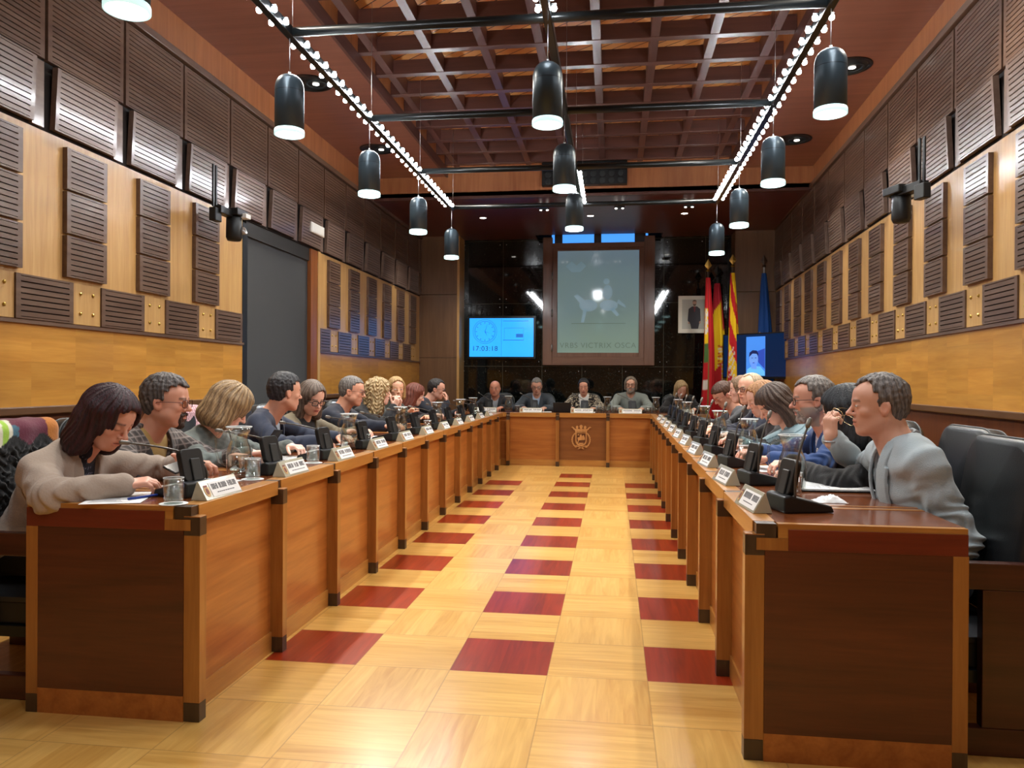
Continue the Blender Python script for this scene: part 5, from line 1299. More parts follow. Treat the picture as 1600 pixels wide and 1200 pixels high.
        if turtle: f.cone(Nk+np.array([0, 0, -.02]), skull_base+np.array([0.0, 0, -.02]), nr*1.15+.006, nr+.008, .02)
        if collar:
            cr, cz = collar
            for i in range(18):
                a = 2*pi*i/18
                if cos(a) > .55: continue
                a2 = 2*pi*(i+1)/18; r_ = cr
                f.cone(Nk+np.array([r_*cos(a)*.95+.005, r_*sin(a), cz+.022*(1-cos(a))*.5]), Nk+np.array([r_*cos(a2)*.95+.005, r_*sin(a2), cz+.022*(1-cos(a2))*.5]), .011, .011, .008)
        f.fn(lo, hi, lambda x, y, z: (z-(P[2]+hem)) if True else 0, 0, 's') if False else None
        f.fn(lo, hi, lambda x, y, z: -(z-(P[2]+hem))+0*x+0*y, 0, 'i')
        # neck hole
        nb = Nk+np.array([.01, 0, .045])
        f.cone(Nk+np.array([.015, 0, .0+cutneck*0+.012]), nb+np.array([.02, 0, .06]), (nr+.004 if not turtle else nr-.01)+cutneck, (nr+.014 if not turtle else nr-.01)+cutneck, .004, 's') if not turtle else None
        if v_open is not None:
            zt, depth, wd = v_open      # V from the neck down to zt (chest frame), half width wd at the neck
            def vf(x, y, z):
                top = .17; tt = np.clip((z-zt)/(top-zt), 0, 1.4)
                return np.maximum(np.abs(y)-.004-open_w-wd*tt, np.maximum(-(x-.02), zt-z))*.8
            f.lfn(Tf, (0, 0, .03), .36, vf, .006, 's')
        if folds:
            segs = [(Sh[sd], arms[sd]['E'], arms[sd]['W']) for sd in (1, -1)]
            def fd(x, y, z):
                v = 0
                for (a, b, c) in segs:
                    # creases gather round the elbow and the armpit
                    db = np.sqrt((x-b[0])**2+(y-b[1])**2+(z-b[2])**2); u = (c-a)/np.linalg.norm(c-a); q = (x-b[0])*u[0]+(y-b[1])*u[1]+(z-b[2])*u[2]
                    v = v+np.exp(-(db/.15)**2)*np.sin(q*130+3.2*np.sin((x+z*1.3-y)*26+b[1]*9))*.75
                v = v+.45*nz(x+.3*z, y, z, 26, 3)+.25*np.sin(z*62+2.5*np.sin(y*21)+x*30)
                return folds*v
            f.disp(fd)
        V, Q = f.surface()
        def cf(V):
            C_ = np.tile(np.array(col), (len(V), 1)); L = (V-Tf.o) @ Tf.R
            if pat: C_ = pat(V, L, C_)
            if v_open is not None and g.get('lapel_line', False) and name == 'jacket':
                zt, depth, wd = v_open; tt = np.clip((L[:, 2]-zt)/(.17-zt), 0, 1.4); e = np.abs(np.abs(L[:, 1])-(.004+open_w+wd*tt+.038*np.clip(tt*2.2, 0, 1)))
                m = ((e < .0035) & (L[:, 0] > .03) & (L[:, 2] > zt))[:, None]; C_ = np.where(m, C_*.45, C_)
            return C_
        return fast_mesh(name, V, Q, mat, root, cf)
    for c in g['clothes']: cloth(**c)
    # lapels: thin raised leaves beside the opening
    if g.get('lapel'):
        zt, wd, t, col = g['lapel']
        f = Field(Tf.o-.26, Tf.o+.26, max(h*.75, .004))
        def body_d(x, y, z): return np.sqrt((x/(.102+t))**2+(y/(.150+t))**2+(z/(.17+t))**2)
        def lf(x, y, z):
            top = .15; tt = np.clip((z-zt)/(top-zt), 0, 1.2); inner = .004+wd*tt; w_ = .052*np.clip(tt*2.6, 0, 1)*np.where(z > .085, .8, 1)
            band = np.maximum(inner-.006-np.abs(y), np.abs(y)-inner-w_); r_ = (body_d(x, y, z)-1)*.12
            return np.maximum(np.maximum(band, np.abs(r_-.010)-.0055), np.maximum(-(x-.02), np.maximum(zt-z, z-top-.03)))
        f.lfn(Tf, (0, 0, 0), .26, lf, 0, 'u'); f.d = np.minimum(f.d, BIG)
        try:
            V, Q = f.surface(); fast_mesh('lapel', V, Q, cloth_m, root, lambda V: np.tile(np.array(col), (len(V), 1)))
        except Exception: pass
    # trousers
    f = Field(P+np.array([-.22, -.29, -P[2]-.02]), P+np.array([.56, .29, .12]), .012)
    f.ell(P, (.125, .172, .115), .04)
    for sd in (1, -1): a_, b_, c_ = thigh[sd]; f.cone(a_, b_, .092, .068, .04); f.cone(b_, c_, .064, .052, .02)
    f.fn(f.lo, f.lo+f.n*f.h, lambda x, y, z: -(z-.09)+0*x+0*y, 0, 'i')
    V, Q = f.surface(); tc_ = np.array(g.get('trousers', srgb(34, 36, 44))); fast_mesh('trousers', V, Q, cloth_m, root, lambda V: np.tile(tc_, (len(V), 1)))
    for sd in (1, -1):
        f = Field(P+np.array([.25, -.24, -P[2]-.01]), P+np.array([.62, .24, -P[2]+.14]), .01)
        c_ = thigh[sd][2]; f.cone(c_+np.array([-.03, 0, -.045]), c_+np.array([.12, 0, -.055]), .044, .036, .02)
        f.fn(f.lo, f.lo+f.n*f.h, lambda x, y, z: -(z-.004)+0*x+0*y, 0, 'i')
        V, Q = f.surface(); fast_mesh('shoe', V, Q, lea, root)
    # spectacles
    if g.get('glasses'):
        gc = g['glasses']; gm = flat('spectacles', gc, .3) if not isinstance(gc, bpy.types.Material) else gc
        Rm = Matrix.Translation(Hf.o) @ Matrix([list(r_) for r_ in Hf.R]).to_4x4() @ Matrix.Scale(s, 4); rr = g.get('rim', .0018)
        mb = MB(); ml = MB()
        for sd in (1, -1):
            loop = [Vector((.098-.10*(abs(x_+.032)-.0)**1*0-.12*max(0, abs(x_+.032)-.03), sd*(x_+.032), y_-.001)) for x_, y_ in rrect(.024, .0175, .011, 4)]
            mb.tube([Rm @ p for p in loop], rr*s, 6, 0, True); ml.add([Rm @ p for p in loop], [tuple(range(len(loop)))])
            mb.tube([Rm @ Vector(p) for p in ((.0955, sd*.056, .006), (.088, sd*.070, .006), (.02, sd*.081, .004), (-.012, sd*.084, .000), (-.025, sd*.082, -.014))], rr*s*.85, 6)
        mb.tube([Rm @ Vector(p) for p in ((.099, .008, .004), (.1035, 0, .007), (.099, -.008, .004))], rr*s, 6)
        mb.build('glasses_frame', gm, root); ml.build('glasses_lens', lens_m, root)
    for e in g.get('extra', []): e(root, Hf, Tf, arms, h)
    return root
# ------------------------------------------------------------------ the people
FACE = {'L': 0, 'R': 180, 'H': -90}
def who(side, pel, head, look, label, wr, dirs=None, **g):
    """pel (x,y), head (x,y,z) and the wrists wr={'L':..,'R':..} in world metres"""
    a = R(-FACE[side]); ca, sa = cos(a), sin(a)
    def loc(p): x, y = p[0]-pel[0], p[1]-pel[1]; return (ca*x-sa*y, sa*x+ca*y, p[2])
    def vec(p): return (ca*p[0]-sa*p[1], sa*p[0]+ca*p[1], p[2])
    arms = {}
    for k in 'LR':
        w_ = dict(wr[k]); w_['w'] = loc(w_['w'])
        for q in ('dir', 'pole', 'back'):
            if q in w_: w_[q] = vec(w_[q])
        arms[k] = w_
    g.update(loc=pel, face=FACE[side], head=loc(head), look=look, label=label, arms=arms); g.setdefault('pelvis', (0, 0, .51))
    return person(g)
def suit(col, shirt, v=(-.16, .2, .055), t=.018, collar=True, folds=.005, shirt_pat=None, pat=None, end=.95):
    c = [dict(name='shirt', at=-.004, t=.006, col=shirt, collar=(.060, .035) if collar else None, folds=.002, end=1.0)]
    if shirt_pat: c[0]['pat'] = shirt_pat
    j = dict(name='jacket', t=t, col=col, v_open=v, folds=folds, end=end)
    if pat: j['pat'] = pat
    return c+[j]
def top(col, t=.014, folds=.004, pat=None, turtle=False, name='jumper', mat=None, cutneck=0.0):
    return [dict(name=name, t=t, col=col, folds=folds, pat=pat, turtle=turtle, mat=mat or knit_m, cutneck=cutneck)]
def plaid(V, L, C):
    def ln(q, p, w_): f = np.abs((q/p) % 1-.5)*p; return np.clip(1-f/w_, 0, 1)
    m = np.maximum(ln(V[:, 1]+.35*V[:, 2], .034, .005), ln(V[:, 2]-.25*V[:, 0], .034, .005))[:, None]; m2 = np.maximum(ln(V[:, 1]+.35*V[:, 2]+.012, .068, .009), ln(V[:, 2]-.25*V[:, 0]+.012, .068, .009))[:, None]
    C = C*(1-.55*m2)+np.array(srgb(120, 104, 96))*.55*m2; return C*(1-m)+np.array(srgb(150, 140, 134))*m
def stripes(V, L, C):
    m = (((V[:, 2]*1.0+V[:, 0]*.6)/.026) % 1 < .22)[:, None]; return np.where(m, np.array(srgb(66, 96, 104)), C)
def speck(a, f=120., th=.25):
    def p(V, L, C):
        n = np.sin(V[:, 0]*f+2*np.sin(V[:, 1]*f*.7))*np.sin(V[:, 1]*f*.9+1.7*np.sin(V[:, 2]*f*.8))+.5*np.sin(V[:, 2]*f*1.1+2*np.sin(V[:, 0]*f*.6)); m = (n > th)[:, None]; return np.where(m, np.array(a), C)
    return p
def mottled(V, L, C):
    n = .5+.5*np.sin(V[:, 0]*90+3*np.sin(V[:, 2]*70))*np.sin(V[:, 1]*80+2*np.sin(V[:, 2]*60)); return C*(.75+.5*n[:, None])
def greychecks(V, L, C): 
    n = np.sin(V[:, 1]*320)*np.sin(V[:, 2]*320); return C*(.9+.2*n[:, None])
N1, N2, F_ = .0045, .006, .0075
dk = (-.25, 0, -.3)
navy, dnavy, ink_c, char = srgb(40, 48, 68), srgb(28, 34, 50), srgb(22, 22, 26), srgb(52, 56, 62)
lightshirt = srgb(176, 192, 206); pale = srgb(226, 176, 156)

# --- left row, near to far
who('L', (-2.38, 2.88), (-2.015, 2.86, 1.025), (-8, 30, -4), 'woman with burgundy bob in a beige jacket, nearest of the left row',
    dict(R=dict(w=(-1.80, 2.66, .792), dir=(1, .45, .12), pole=(-.35, -1, -.25), curl=.55, back=(0, -.3, 1), thumb=.6), L=dict(w=(-1.80, 3.02, .83), dir=(1, -.75, .05), pole=(-.3, 1, -.3), curl=.6, back=(.3, .8, .5))),
    h=N1, fem=1, down=1, skin=srgb(206, 146, 122), hair='long', hlen=.175, hvol=.012, hc=srgb(62, 20, 28), hc2=srgb(26, 10, 14), hamp=.004, hthick=.020, facew=.050, fringe=.15, nose=1.1,
    clothes=[dict(name='blouse', at=-.004, t=.008, col=srgb(22, 24, 40), folds=.002, pat=speck(srgb(120, 120, 140), 260, .95), turtle=True), dict(name='jacket', t=.024, col=srgb(168, 150, 134), v_open=(-.17, .2, .05), folds=.0075, mat=knit_m)],
    lapel=(-.17, .05, .024, srgb(160, 142, 126)), trousers=srgb(16, 16, 18))
who('L', (-2.40, 3.54), (-2.14, 3.47, 1.075), (8, 4, 0), 'man with dark hair, glasses and goatee in a plaid jacket over a mustard shirt',
    dict(R=dict(w=(-1.92, 3.30, .80), dir=(1, .4, -.05), pole=(-.3, -1, -.5), curl=.6), L=dict(w=(-1.90, 3.66, .80), dir=(1, -.5, 0), pole=(-.3, 1, -.5), curl=.6)),
    h=N1, hs=1.03, fat=.6, skin=srgb(198, 138, 114), hair='short', hthick=.022, hc=srgb(44, 36, 34), hc2=srgb(104, 96, 92), hamp=.005, nape=.012, recede=.008, beard=srgb(60, 46, 40), goatee=1, glasses=srgb(80, 28, 24), sw=.20,
    clothes=[dict(name='shirt', at=-.004, t=.008, col=srgb(176, 144, 84), folds=.004, end=.6), dict(name='jacket', t=.024, col=srgb(64, 58, 56), v_open=(-.20, .2, .085), folds=.006, pat=plaid)], lapel=(-.2, .085, .024, srgb(58, 52, 50)))
who('L', (-2.37, 4.22), (-2.09, 3.99, 1.035), (38, 34, 8), 'woman with a streaked blonde bob hiding her face, in a grey-green jumper',
    dict(R=dict(w=(-1.88, 3.80, .80), dir=(1, .3, .1), pole=(-.4, -1, -.3), curl=.7), L=dict(w=(-1.86, 4.25, .80), dir=(1, -.4, 0), pole=(-.3, 1, -.5), curl=.5)),
    h=N1, fem=1, down=1, skin=pale, hair='long', hlen=.135, hvol=.016, hthick=.022, hc=srgb(190, 160, 116), hc2=srgb(104, 80, 56), hamp=.004, facew=.046, fringe=.1, clothes=top(srgb(104, 112, 108), .016, .005, mottled))
who('L', (-2.42, 4.92), (-2.12, 4.78, 1.105), (48, 4, 0), 'young man with short black hair in a navy jacket, turned away towards the far end',
    dict(R=dict(w=(-1.85, 4.62, .80), dir=(1, .2, -.05), pole=(-.4, -1, -.2), curl=.5), L=dict(w=(-1.85, 5.02, .80), dir=(1, -.3, 0), pole=(-.3, 1, -.5))),
    h=N2, skin=srgb(206, 150, 126), hair='short', hthick=.018, hc=srgb(24, 22, 24), hc2=srgb(50, 48, 52), hamp=.005, recede=.006, clothes=suit(navy, lightshirt, folds=.006), lapel=(-.16, .055, .018, srgb(36, 44, 64)), tyaw=12)
who('L', (-2.44, 5.60), (-2.22, 5.47, 1.05), (-34, 22, 0), 'woman with brown hair and thick black glasses in an olive jacket, looking down',
    dict(R=dict(w=(-1.95, 5.40, .80), pole=(-.3, -1, -.6)), L=dict(w=(-1.93, 5.72, .80), dir=(1, -.4, 0), pole=(-.3, 1, -.5))),
    h=N2, fem=1, down=1, fat=.5, skin=srgb(214, 160, 138), hair='long', hlen=.19, hvol=.006, hthick=.018, hc=srgb(66, 52, 44), hc2=srgb(120, 104, 92), part=.02, glasses=srgb(16, 14, 16), rim=.003, lip=srgb(170, 60, 64),
    clothes=[dict(name='blouse', at=-.004, t=.007, col=srgb(34, 32, 34), folds=.002, collar=(.06, .03)), dict(name='jacket', t=.02, col=srgb(112, 102, 82), v_open=(-.2, .2, .10), folds=.005)], tyaw=-10)
who('L', (-2.42, 6.28), (-2.17, 6.22, 1.095), (6, 8, 0), 'grey-haired man with glasses in a navy jacket, in profile in the left row',
    dict(R=dict(w=(-1.84, 6.02, .82), dir=(1, .1, -.1), pole=(-.4, -1, -.2), curl=.55), L=dict(w=(-1.88, 6.42, .80), dir=(1, -.3, 0), pole=(-.3, 1, -.5))),
    h=N2, fat=.5, belly=.5, skin=srgb(208, 148, 122), hair='short', hthick=.010, hc=srgb(132, 126, 120), hc2=srgb(84, 80, 78), recede=.006, glasses=srgb(90, 30, 28), stubble=.12, clothes=suit(dnavy, lightshirt), lapel=(-.16, .055, .018, srgb(26, 32, 48)))
who('L', (-2.42, 6.98), (-2.15, 6.90, 1.075), (16, 2, 0), 'woman with long curly blonde hair in a black jacket, hands clasped at her chin',
    dict(R=dict(w=(-1.98, 6.80, .945), dir=(.35, .25, .9), pole=(.2, -1, -1), curl=.8, back=(1, -.5, 0)), L=dict(w=(-1.97, 6.92, .945), dir=(.35, -.2, .9), pole=(.2, 1, -1), curl=.8, back=(1, .5, 0))),
    h=N2, fem=1, skin=pale, hair='long', hlen=.22, hvol=.022, hthick=.024, hc=srgb(206, 182, 136), hc2=srgb(140, 108, 66), curly=1, hamp=.008, facew=.052, nose=1.1, clothes=suit(ink_c, srgb(150, 160, 170), folds=.005, collar=False))
who('L', (-2.44, 7.74), (-2.23, 7.74, 1.10), (-58, 4, 0), 'smiling blonde woman in dark green facing the camera, behind the curly-haired woman',
    dict(R=dict(w=(-2.05, 7.55, .86), dir=(.6, -.2, .5), pole=(.2, -1, -1)), L=dict(w=(-1.95, 7.85, .80), pole=(-.3, 1, -.5))),
    h=F_, fem=1, skin=srgb(216, 160, 130), hair='long', hlen=.13, hvol=.0, hc=srgb(196, 160, 104), hc2=srgb(140, 104, 62), hline=.0, lip=srgb(190, 90, 84), clothes=top(srgb(44, 46, 36), .016, .004), tyaw=-20)
who('L', (-2.44, 8.40), (-2.19, 8.36, 1.03), (24, 20, 0), 'woman with straight auburn hair in dark plum, hands folded on the desk',
    dict(R=dict(w=(-1.93, 8.10, .81), dir=(1, .3, .2), pole=(-.3, -1, -.5), curl=.7), L=dict(w=(-1.92, 8.26, .81), dir=(.8, -.6, .1), pole=(-.3, 1, -.5), curl=.7)),
    h=F_, fem=1, skin=pale, hair='long', hlen=.20, hvol=.004, hc=srgb(130, 66, 46), hc2=srgb(84, 40, 30), fringe=.2, clothes=top(srgb(38, 26, 32), .016, .004))
who('L', (-2.40, 9.10), (-2.12, 9.12, 1.085), (4, 10, 0), 'dark-haired man with glasses in a dark suit rubbing his face with one hand',
    dict(R=dict(w=(-1.97, 9.00, .93), dir=(-.05, .25, 1), pole=(.6, -1, -1), curl=.55, back=(1, 0, 0)), L=dict(w=(-1.90, 9.28, .80), pole=(-.3, 1, -.5))),
    h=F_, skin=srgb(206, 150, 128), hair='short', hc=srgb(26, 22, 22), hc2=srgb(50, 44, 44), recede=.010, glasses=srgb(40, 36, 36), clothes=suit(srgb(24, 28, 40), srgb(214, 218, 222)))
# --- head table
hl_ = 'at the head table'
def HH(i, x, z, look, label, wl_=None, **g):
    wr = dict(R=dict(w=(x-.16, 11.25, .80), dir=(.45, -1, -.1), pole=(-1, .3, -.5), curl=.5), L=dict(w=(x+.16, 11.25, .80), dir=(-.45, -1, -.1), pole=(1, .3, -.5), curl=.5))
    who('H', (x, 11.76), (x, 11.60, z), look, label, wr, h=F_, **g)
HH(0, -1.79, 1.075, (0, 2, 0), 'bald man in a dark suit and pale shirt, leftmost at the head table', skin=srgb(206, 140, 116), fat=.8, belly=.4, hair=None, brow=srgb(120, 90, 76), clothes=suit(srgb(36, 40, 46), srgb(196, 206, 214), (-.2, .2, .06)), lapel=(-.2, .06, .018, srgb(44, 48, 54)))
HH(1, -1.15, 1.115, (4, 16, 0), 'grey-haired man with glasses in a dark grey suit, second at the head table', skin=srgb(200, 146, 124), hair='short', hc=srgb(134, 130, 124), hc2=srgb(84, 82, 80), hthick=.009, recede=.006, glasses=srgb(30, 30, 34), clothes=suit(srgb(58, 66, 74), srgb(168, 190, 212), (-.15, .2, .06)), lapel=(-.15, .06, .018, srgb(66, 74, 82)))
HH(2, -.44, 1.115, (0, 16, 0), 'dark-haired woman in a black and cream patterned jacket, centre of the head table', fem=1, down=1, skin=srgb(208, 148, 124), hair='long', hlen=.08, hvol=-.014, hthick=.006, facew=.056, part=.0, hc=srgb(16, 14, 16), hc2=srgb(30, 28, 32), hamp=.001, lip=srgb(170, 70, 66), clothes=[dict(name='blouse', at=-.004, t=.009, col=srgb(222, 222, 218), folds=.003, collar=(.06, .03)), dict(name='jacket', t=.022, col=srgb(34, 30, 30), v_open=(-.2, .2, .075), folds=.004, pat=speck(srgb(190, 176, 150), 130, .35))])
HH(3, .26, 1.14, (-4, 0, 0), 'bearded man with glasses in a light grey jacket at the head table', skin=srgb(198, 146, 122), hair='long', hlen=.10, hvol=-.006, hthick=.014, hc=srgb(92, 76, 62), hc2=srgb(140, 128, 112), facew=.060, part=.01, beard=srgb(140, 130, 120), glasses=srgb(30, 26, 26), clothes=[dict(name='shirt', at=-.004, t=.008, col=srgb(150, 152, 148), folds=.002), dict(name='jacket', t=.02, col=srgb(138, 146, 140), v_open=(-.16, .2, .05), folds=.005, pat=greychecks)], lapel=(-.16, .05, .02, srgb(128, 136, 130)))
HH(4, 1.0, 1.085, (8, 30, 6), 'blonde woman in a black polo neck at the right end of the head table', fem=1, down=1, skin=pale, hair='long', hlen=.15, hvol=.004, hc=srgb(196, 168, 120), hc2=srgb(130, 104, 70), part=.02, clothes=top(srgb(16, 16, 18), .014, .003, None, True))
# --- right row, near to far
def pin(root, Hf, Tf, arms, h):
    o = MB().lathe([(.006, 0), (.012, 0), (.012, .003), (.006, .003), (.006, 0)], 16, (0, 0, 0), 0, Matrix.Translation(Tf.w((.118, .085, .085))) @ Matrix([list(r_) for r_ in Tf.R]).to_4x4() @ Matrix.Rotation(R(70), 4, 'Y'), True, False).build('lapel_pin', white, root)
def watch(sd):
    def f(root, Hf, Tf, arms, h):
        a = arms[sd]; fr = a['fr']; pts = [fr.w((-.018, .030*cos(q), .026*sin(q))) for q in [2*pi*i/18 for i in range(18)]]
        MB().tube(pts, .0045, 8, 0, True).build('bracelet', chromeish, root)
    return f
def orange_band(root, Hf, Tf, arms, h):
    fr = arms[-1]['fr']
    for q0 in (-.020, -.012): MB().tube([fr.w((q0, .031*cos(q), .028*sin(q))) for q in [2*pi*i/18 for i in range(18)]], .004, 8, 0, True).build('orange_bracelet', flat('orange_rubber', srgb(236, 92, 40), .5), bpy.data.objects['person'])
pg = srgb(166, 178, 182)
r1 = who('R', (1.17, 3.0), (1.005, 3.10, 1.10), (-6, 2, 0), 'man in a pale grey blazer with raised hand, nearest of the right row',
    dict(R=dict(w=(.925, 3.44, .955), dir=(-.05, -.05, 1), pole=(.45, .8, -.6), curl=[.75, .85, 1.0, 1.05], back=(-1, -.45, .1), thumb=.9, spread=.05), L=dict(w=(.96, 2.90, .62), dir=(-1, .3, -.1), pole=(1, -.35, -.8), curl=.4)),
    h=N1, skin=srgb(206, 152, 128), hair='short', hthick=.012, hc=srgb(66, 58, 54), hc2=srgb(124, 116, 110), hamp=.0045, recede=.012, stubble=.15, hs=.97, nose=1.05, brow=srgb(90, 70, 60), sw=.195,
    clothes=[dict(name='shirt', at=-.004, t=.007, col=srgb(62, 58, 60), collar=(.060, .035), folds=.002, end=1.0), dict(name='jacket', t=.020, col=pg, v_open=(-.20, .2, .060), folds=.012, end=.90)], lapel=(-.20, .060, .020, srgb(156, 168, 172)), extra=[watch(-1)], trousers=srgb(28, 32, 44))
who('R', (1.34, 3.66), (1.055, 3.68, 1.045), (-30, 12, 0), 'person with a glossy black bob in black, behind the man in the grey blazer',
    dict(R=dict(w=(.85, 3.84, .80), dir=(-1, -.3, 0), pole=(.3, 1, -.4), curl=.5), L=dict(w=(.84, 3.58, .795), dir=(-1, .12, 0), pole=(.3, -1, -.2), curl=.5)),
    h=N1, fem=1, skin=pale, hair='long', hlen=.17, hvol=.012, hthick=.020, hc=srgb(14, 14, 16), hc2=srgb(30, 32, 36), hamp=.0025, fringe=.3, clothes=top(srgb(18, 17, 18), .020, .006, None, False, 'jacket'))
who('R', (1.27, 4.27), (1.045, 4.24, 1.095), (-2, 4, 0), 'man with grey hair, beard and glasses in a bright blue suit with a white pin',
    dict(R=dict(w=(.80, 4.45, .80), dir=(-1, -.4, 0), pole=(.3, 1, -.4)), L=dict(w=(.80, 4.02, .80), dir=(-1, .25, 0), pole=(.4, -1, -.25), curl=.6)),
    h=N1, fat=.7, belly=.6, skin=srgb(206, 146, 122), hair='short', hthick=.014, hc=srgb(138, 130, 122), hc2=srgb(70, 62, 58), recede=.010, beard=srgb(160, 150, 140), glasses=srgb(40, 30, 26), nose=1.1, sw=.195,
    clothes=suit(srgb(36, 68, 122), srgb(186, 190, 204), (-.18, .2, .065), .020, shirt_pat=speck(srgb(110, 110, 130), 330, .6), folds=.006), lapel=(-.18, .065, .020, srgb(32, 62, 112)), extra=[pin])
who('R', (1.26, 4.95), (1.005, 5.0, 1.05), (6, 34, 0), 'woman with dark brown fringed hair in a teal striped top, bent over her papers',
    dict(R=dict(w=(.82, 5.12, .80), dir=(-1, -.4, 0), pole=(.3, 1, -.4)), L=dict(w=(.80, 4.80, .80), dir=(-1, .2, 0), pole=(.3, -1, -.3), curl=.6)),
    h=N2, fem=1, down=1, skin=srgb(214, 158, 134), hair='long', hlen=.22, hvol=.004, hthick=.016, hc=srgb(58, 44, 38), hc2=srgb(96, 78, 66), fringe=.75, nose=1.1, facew=.056, clothes=top(srgb(128, 152, 160), .016, .005, stripes))
who('R', (1.30, 5.64), (1.035, 5.58, 1.07), (4, 20, 0), 'woman with reddish blonde hair in a black jacket behind the fringed woman',
    dict(R=dict(w=(.84, 5.80, .80), dir=(-1, -.3, 0), pole=(.3, 1, -.4)), L=dict(w=(.84, 5.42, .80), dir=(-1, .2, 0), pole=(.3, -1, -.4))),
    h=N2, fem=1, down=1, skin=pale, hair='long', hlen=.12, hvol=.004, hc=srgb(190, 140, 92), hc2=srgb(140, 96, 60), part=.01, clothes=top(ink_c, .018, .005, None, False, 'jacket'))
who('R', (1.32, 6.32), (1.075, 6.27, 1.135), (28, 2, 0), 'balding white-haired man with black glasses in a navy suit, upright in the right row',
    dict(R=dict(w=(.86, 6.50, .80), dir=(-1, -.3, 0), pole=(.3, 1, -.4)), L=dict(w=(.86, 6.12, .80), dir=(-1, .2, 0), pole=(.3, -1, -.4), curl=.6)),
    h=N2, fat=.6, hs=1.02, skin=srgb(224, 166, 140), hair='short', hthick=.007, hc=srgb(206, 190, 160), hc2=srgb(170, 150, 124), hamp=.0015, recede=.026, glasses=srgb(24, 22, 22), clothes=suit(srgb(28, 32, 50), srgb(206, 212, 220)), lapel=(-.16, .055, .018, srgb(32, 38, 56)))
who('R', (1.36, 7.02), (1.13, 7.04, 1.12), (-14, 6, 0), 'person with light brown hair half hidden between the balding man and the man in grey',
    dict(R=dict(w=(.90, 7.2, .80), dir=(-1, -.3, 0), pole=(.3, 1, -.4)), L=dict(w=(.90, 6.85, .80), dir=(-1, .2, 0), pole=(.3, -1, -.4))),
    h=F_, fem=1, skin=pale, hair='long', hlen=.15, hc=srgb(112, 86, 62), hc2=srgb(150, 120, 90), clothes=top(srgb(24, 24, 26), .018, .004, None, False, 'jacket'))
who('R', (1.34, 7.72), (1.055, 7.62, 1.065), (16, 34, 0), 'brown-haired man in a grey suit bent over papers, farthest of the right row',
    dict(R=dict(w=(.86, 7.85, .80), dir=(-1, -.3, 0), pole=(.3, 1, -.4)), L=dict(w=(.84, 7.45, .80), dir=(-1, .2, .1), pole=(.3, -1, -.4), curl=.6)),
    h=F_, down=1, skin=srgb(212, 156, 132), hair='short', hthick=.016, hc=srgb(96, 62, 42), hc2=srgb(60, 40, 30), glasses=srgb(170, 60, 60), clothes=suit(srgb(74, 76, 80), srgb(206, 200, 204)))
# --- things held, worn aside or draped
orange_band(None, None, None, {-1: dict(fr=frame_from((-1.80+2.38, 2.66-2.88, .792), (1, .45, .12), (0, -.3, 1)))}, 0)
def phone(loc, rot, lab):
    r = empty('mobile_phone', loc, 0, lab, 'phone'); r.rotation_euler = rot
    MB().box(-.074, .074, -.036, .036, -.004, .004).build('case', black, r, .003); MB().box(-.070, .070, -.033, .033, .004, .0046).build('screen', flat('phone_glass', srgb(30, 34, 40), .1), r)
phone((-1.69, 2.86, .845), (R(20), R(-12), R(70)), 'mobile phone in the hands of the woman in the beige jacket')
phone((-1.80, 3.88, .86), (R(0), R(-50), R(60)), 'black mobile phone held up by the woman with the blonde bob')
eg = empty('folded_eyeglasses', (.955, 3.37, 1.045), 0, 'thin wire eyeglasses held in the raised hand of the man in the pale grey blazer', 'glasses'); eg.rotation_euler = (R(10), R(25), R(-50))
mb = MB()
for sd in (-1, 1): mb.tube([(sd*.030+x, 0, y) for x, y in rrect(.025, .018, .012, 4)], .0013, 6, 0, True)
mb.tube([(-.006, 0, .004), (0, 0, .008), (.006, 0, .004)], .0013, 6); mb.build('frame', flat('wire_gold', srgb(190, 170, 130), .25, .8), eg)
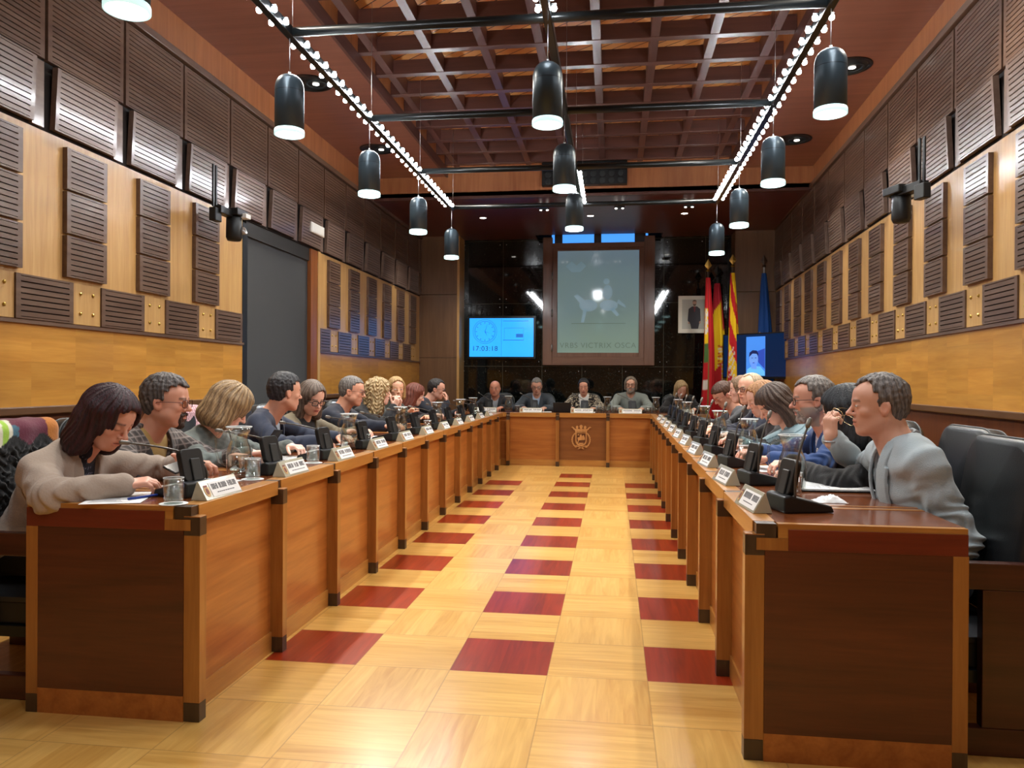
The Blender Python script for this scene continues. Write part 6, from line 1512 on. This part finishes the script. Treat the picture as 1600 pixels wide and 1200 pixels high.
for sd in (-1, 1): MB().tube([(sd*.055, 0, .006), (sd*.054, .06, .003), (sd*.050, .11, -.012)], .0012, 6).build('temple', flat('wire_gold2', srgb(190, 170, 130), .25, .8), eg)
def draped(name, c, hs, colf, amp, lab, cat, zc):
    F = Field(np.array(c)-np.array(hs)-.09, np.array(c)+np.array(hs)+.09, .007); F.box(c, hs, .055, 0)
    F.ell((c[0]+.05, c[1]+.05, c[2]-hs[2]*.5), (hs[0]*1.05, hs[1]*.9, hs[2]*.62), .06)
    def fd(x, y, z):
        f = np.clip((zc-z)/.05, 0, 1)
        return amp*f*(np.sin(x*130+3*np.sin(z*60))*np.sin(y*120+3*np.sin(z*55+x*40))+.8*np.sin(z*150+4*np.sin(y*70)))+.006*nz(x, y, z, 22, 1)
    F.disp(fd); V, Q = F.surface(); o = fast_mesh(name, V, Q, knit_m, None, colf); tag(o, lab, cat); return o
def coatcol(V):
    C = np.tile(np.array(srgb(14, 13, 14)), (len(V), 1)); z = V[:, 2]; y = V[:, 1]+.25*V[:, 0]+.63; e = .93+.02*np.sin(V[:, 1]*40)
    up = z > e
    C[up] = srgb(92, 26, 48); q = y-2.84
    C[up & (np.abs(q) < .036)] = srgb(214, 210, 190); C[up & (np.abs(q) < .015)] = srgb(150, 190, 60); C[up & (q > .036) & (q < .07) & (z < e+.045)] = srgb(60, 100, 120)
    C[up & (q > .235)] = srgb(180, 110, 40); gl = up & (q < -.06) & (np.sin(V[:, 1]*90+V[:, 0]*60) > .2); C[gl] = srgb(74, 50, 70)
    return C
draped('fur_coat', (-2.525, 2.87, .80), (.085, .285, .215), coatcol, .008, 'black fur coat with a striped burgundy and green lining over the nearest left chair', 'coat', .93)
pk = lambda V: np.where((np.sin(V[:, 1]*260+2*np.sin(V[:, 2]*190))*np.sin(V[:, 2]*240) > .1)[:, None], np.array(srgb(226, 186, 192)), np.array(srgb(168, 120, 128)))
draped('speckled_pink_coat', (-2.575, 4.33, .86), (.06, .20, .17), pk, .002, 'speckled pink coat over the chair back behind the woman with the blonde bob', 'coat', .9)
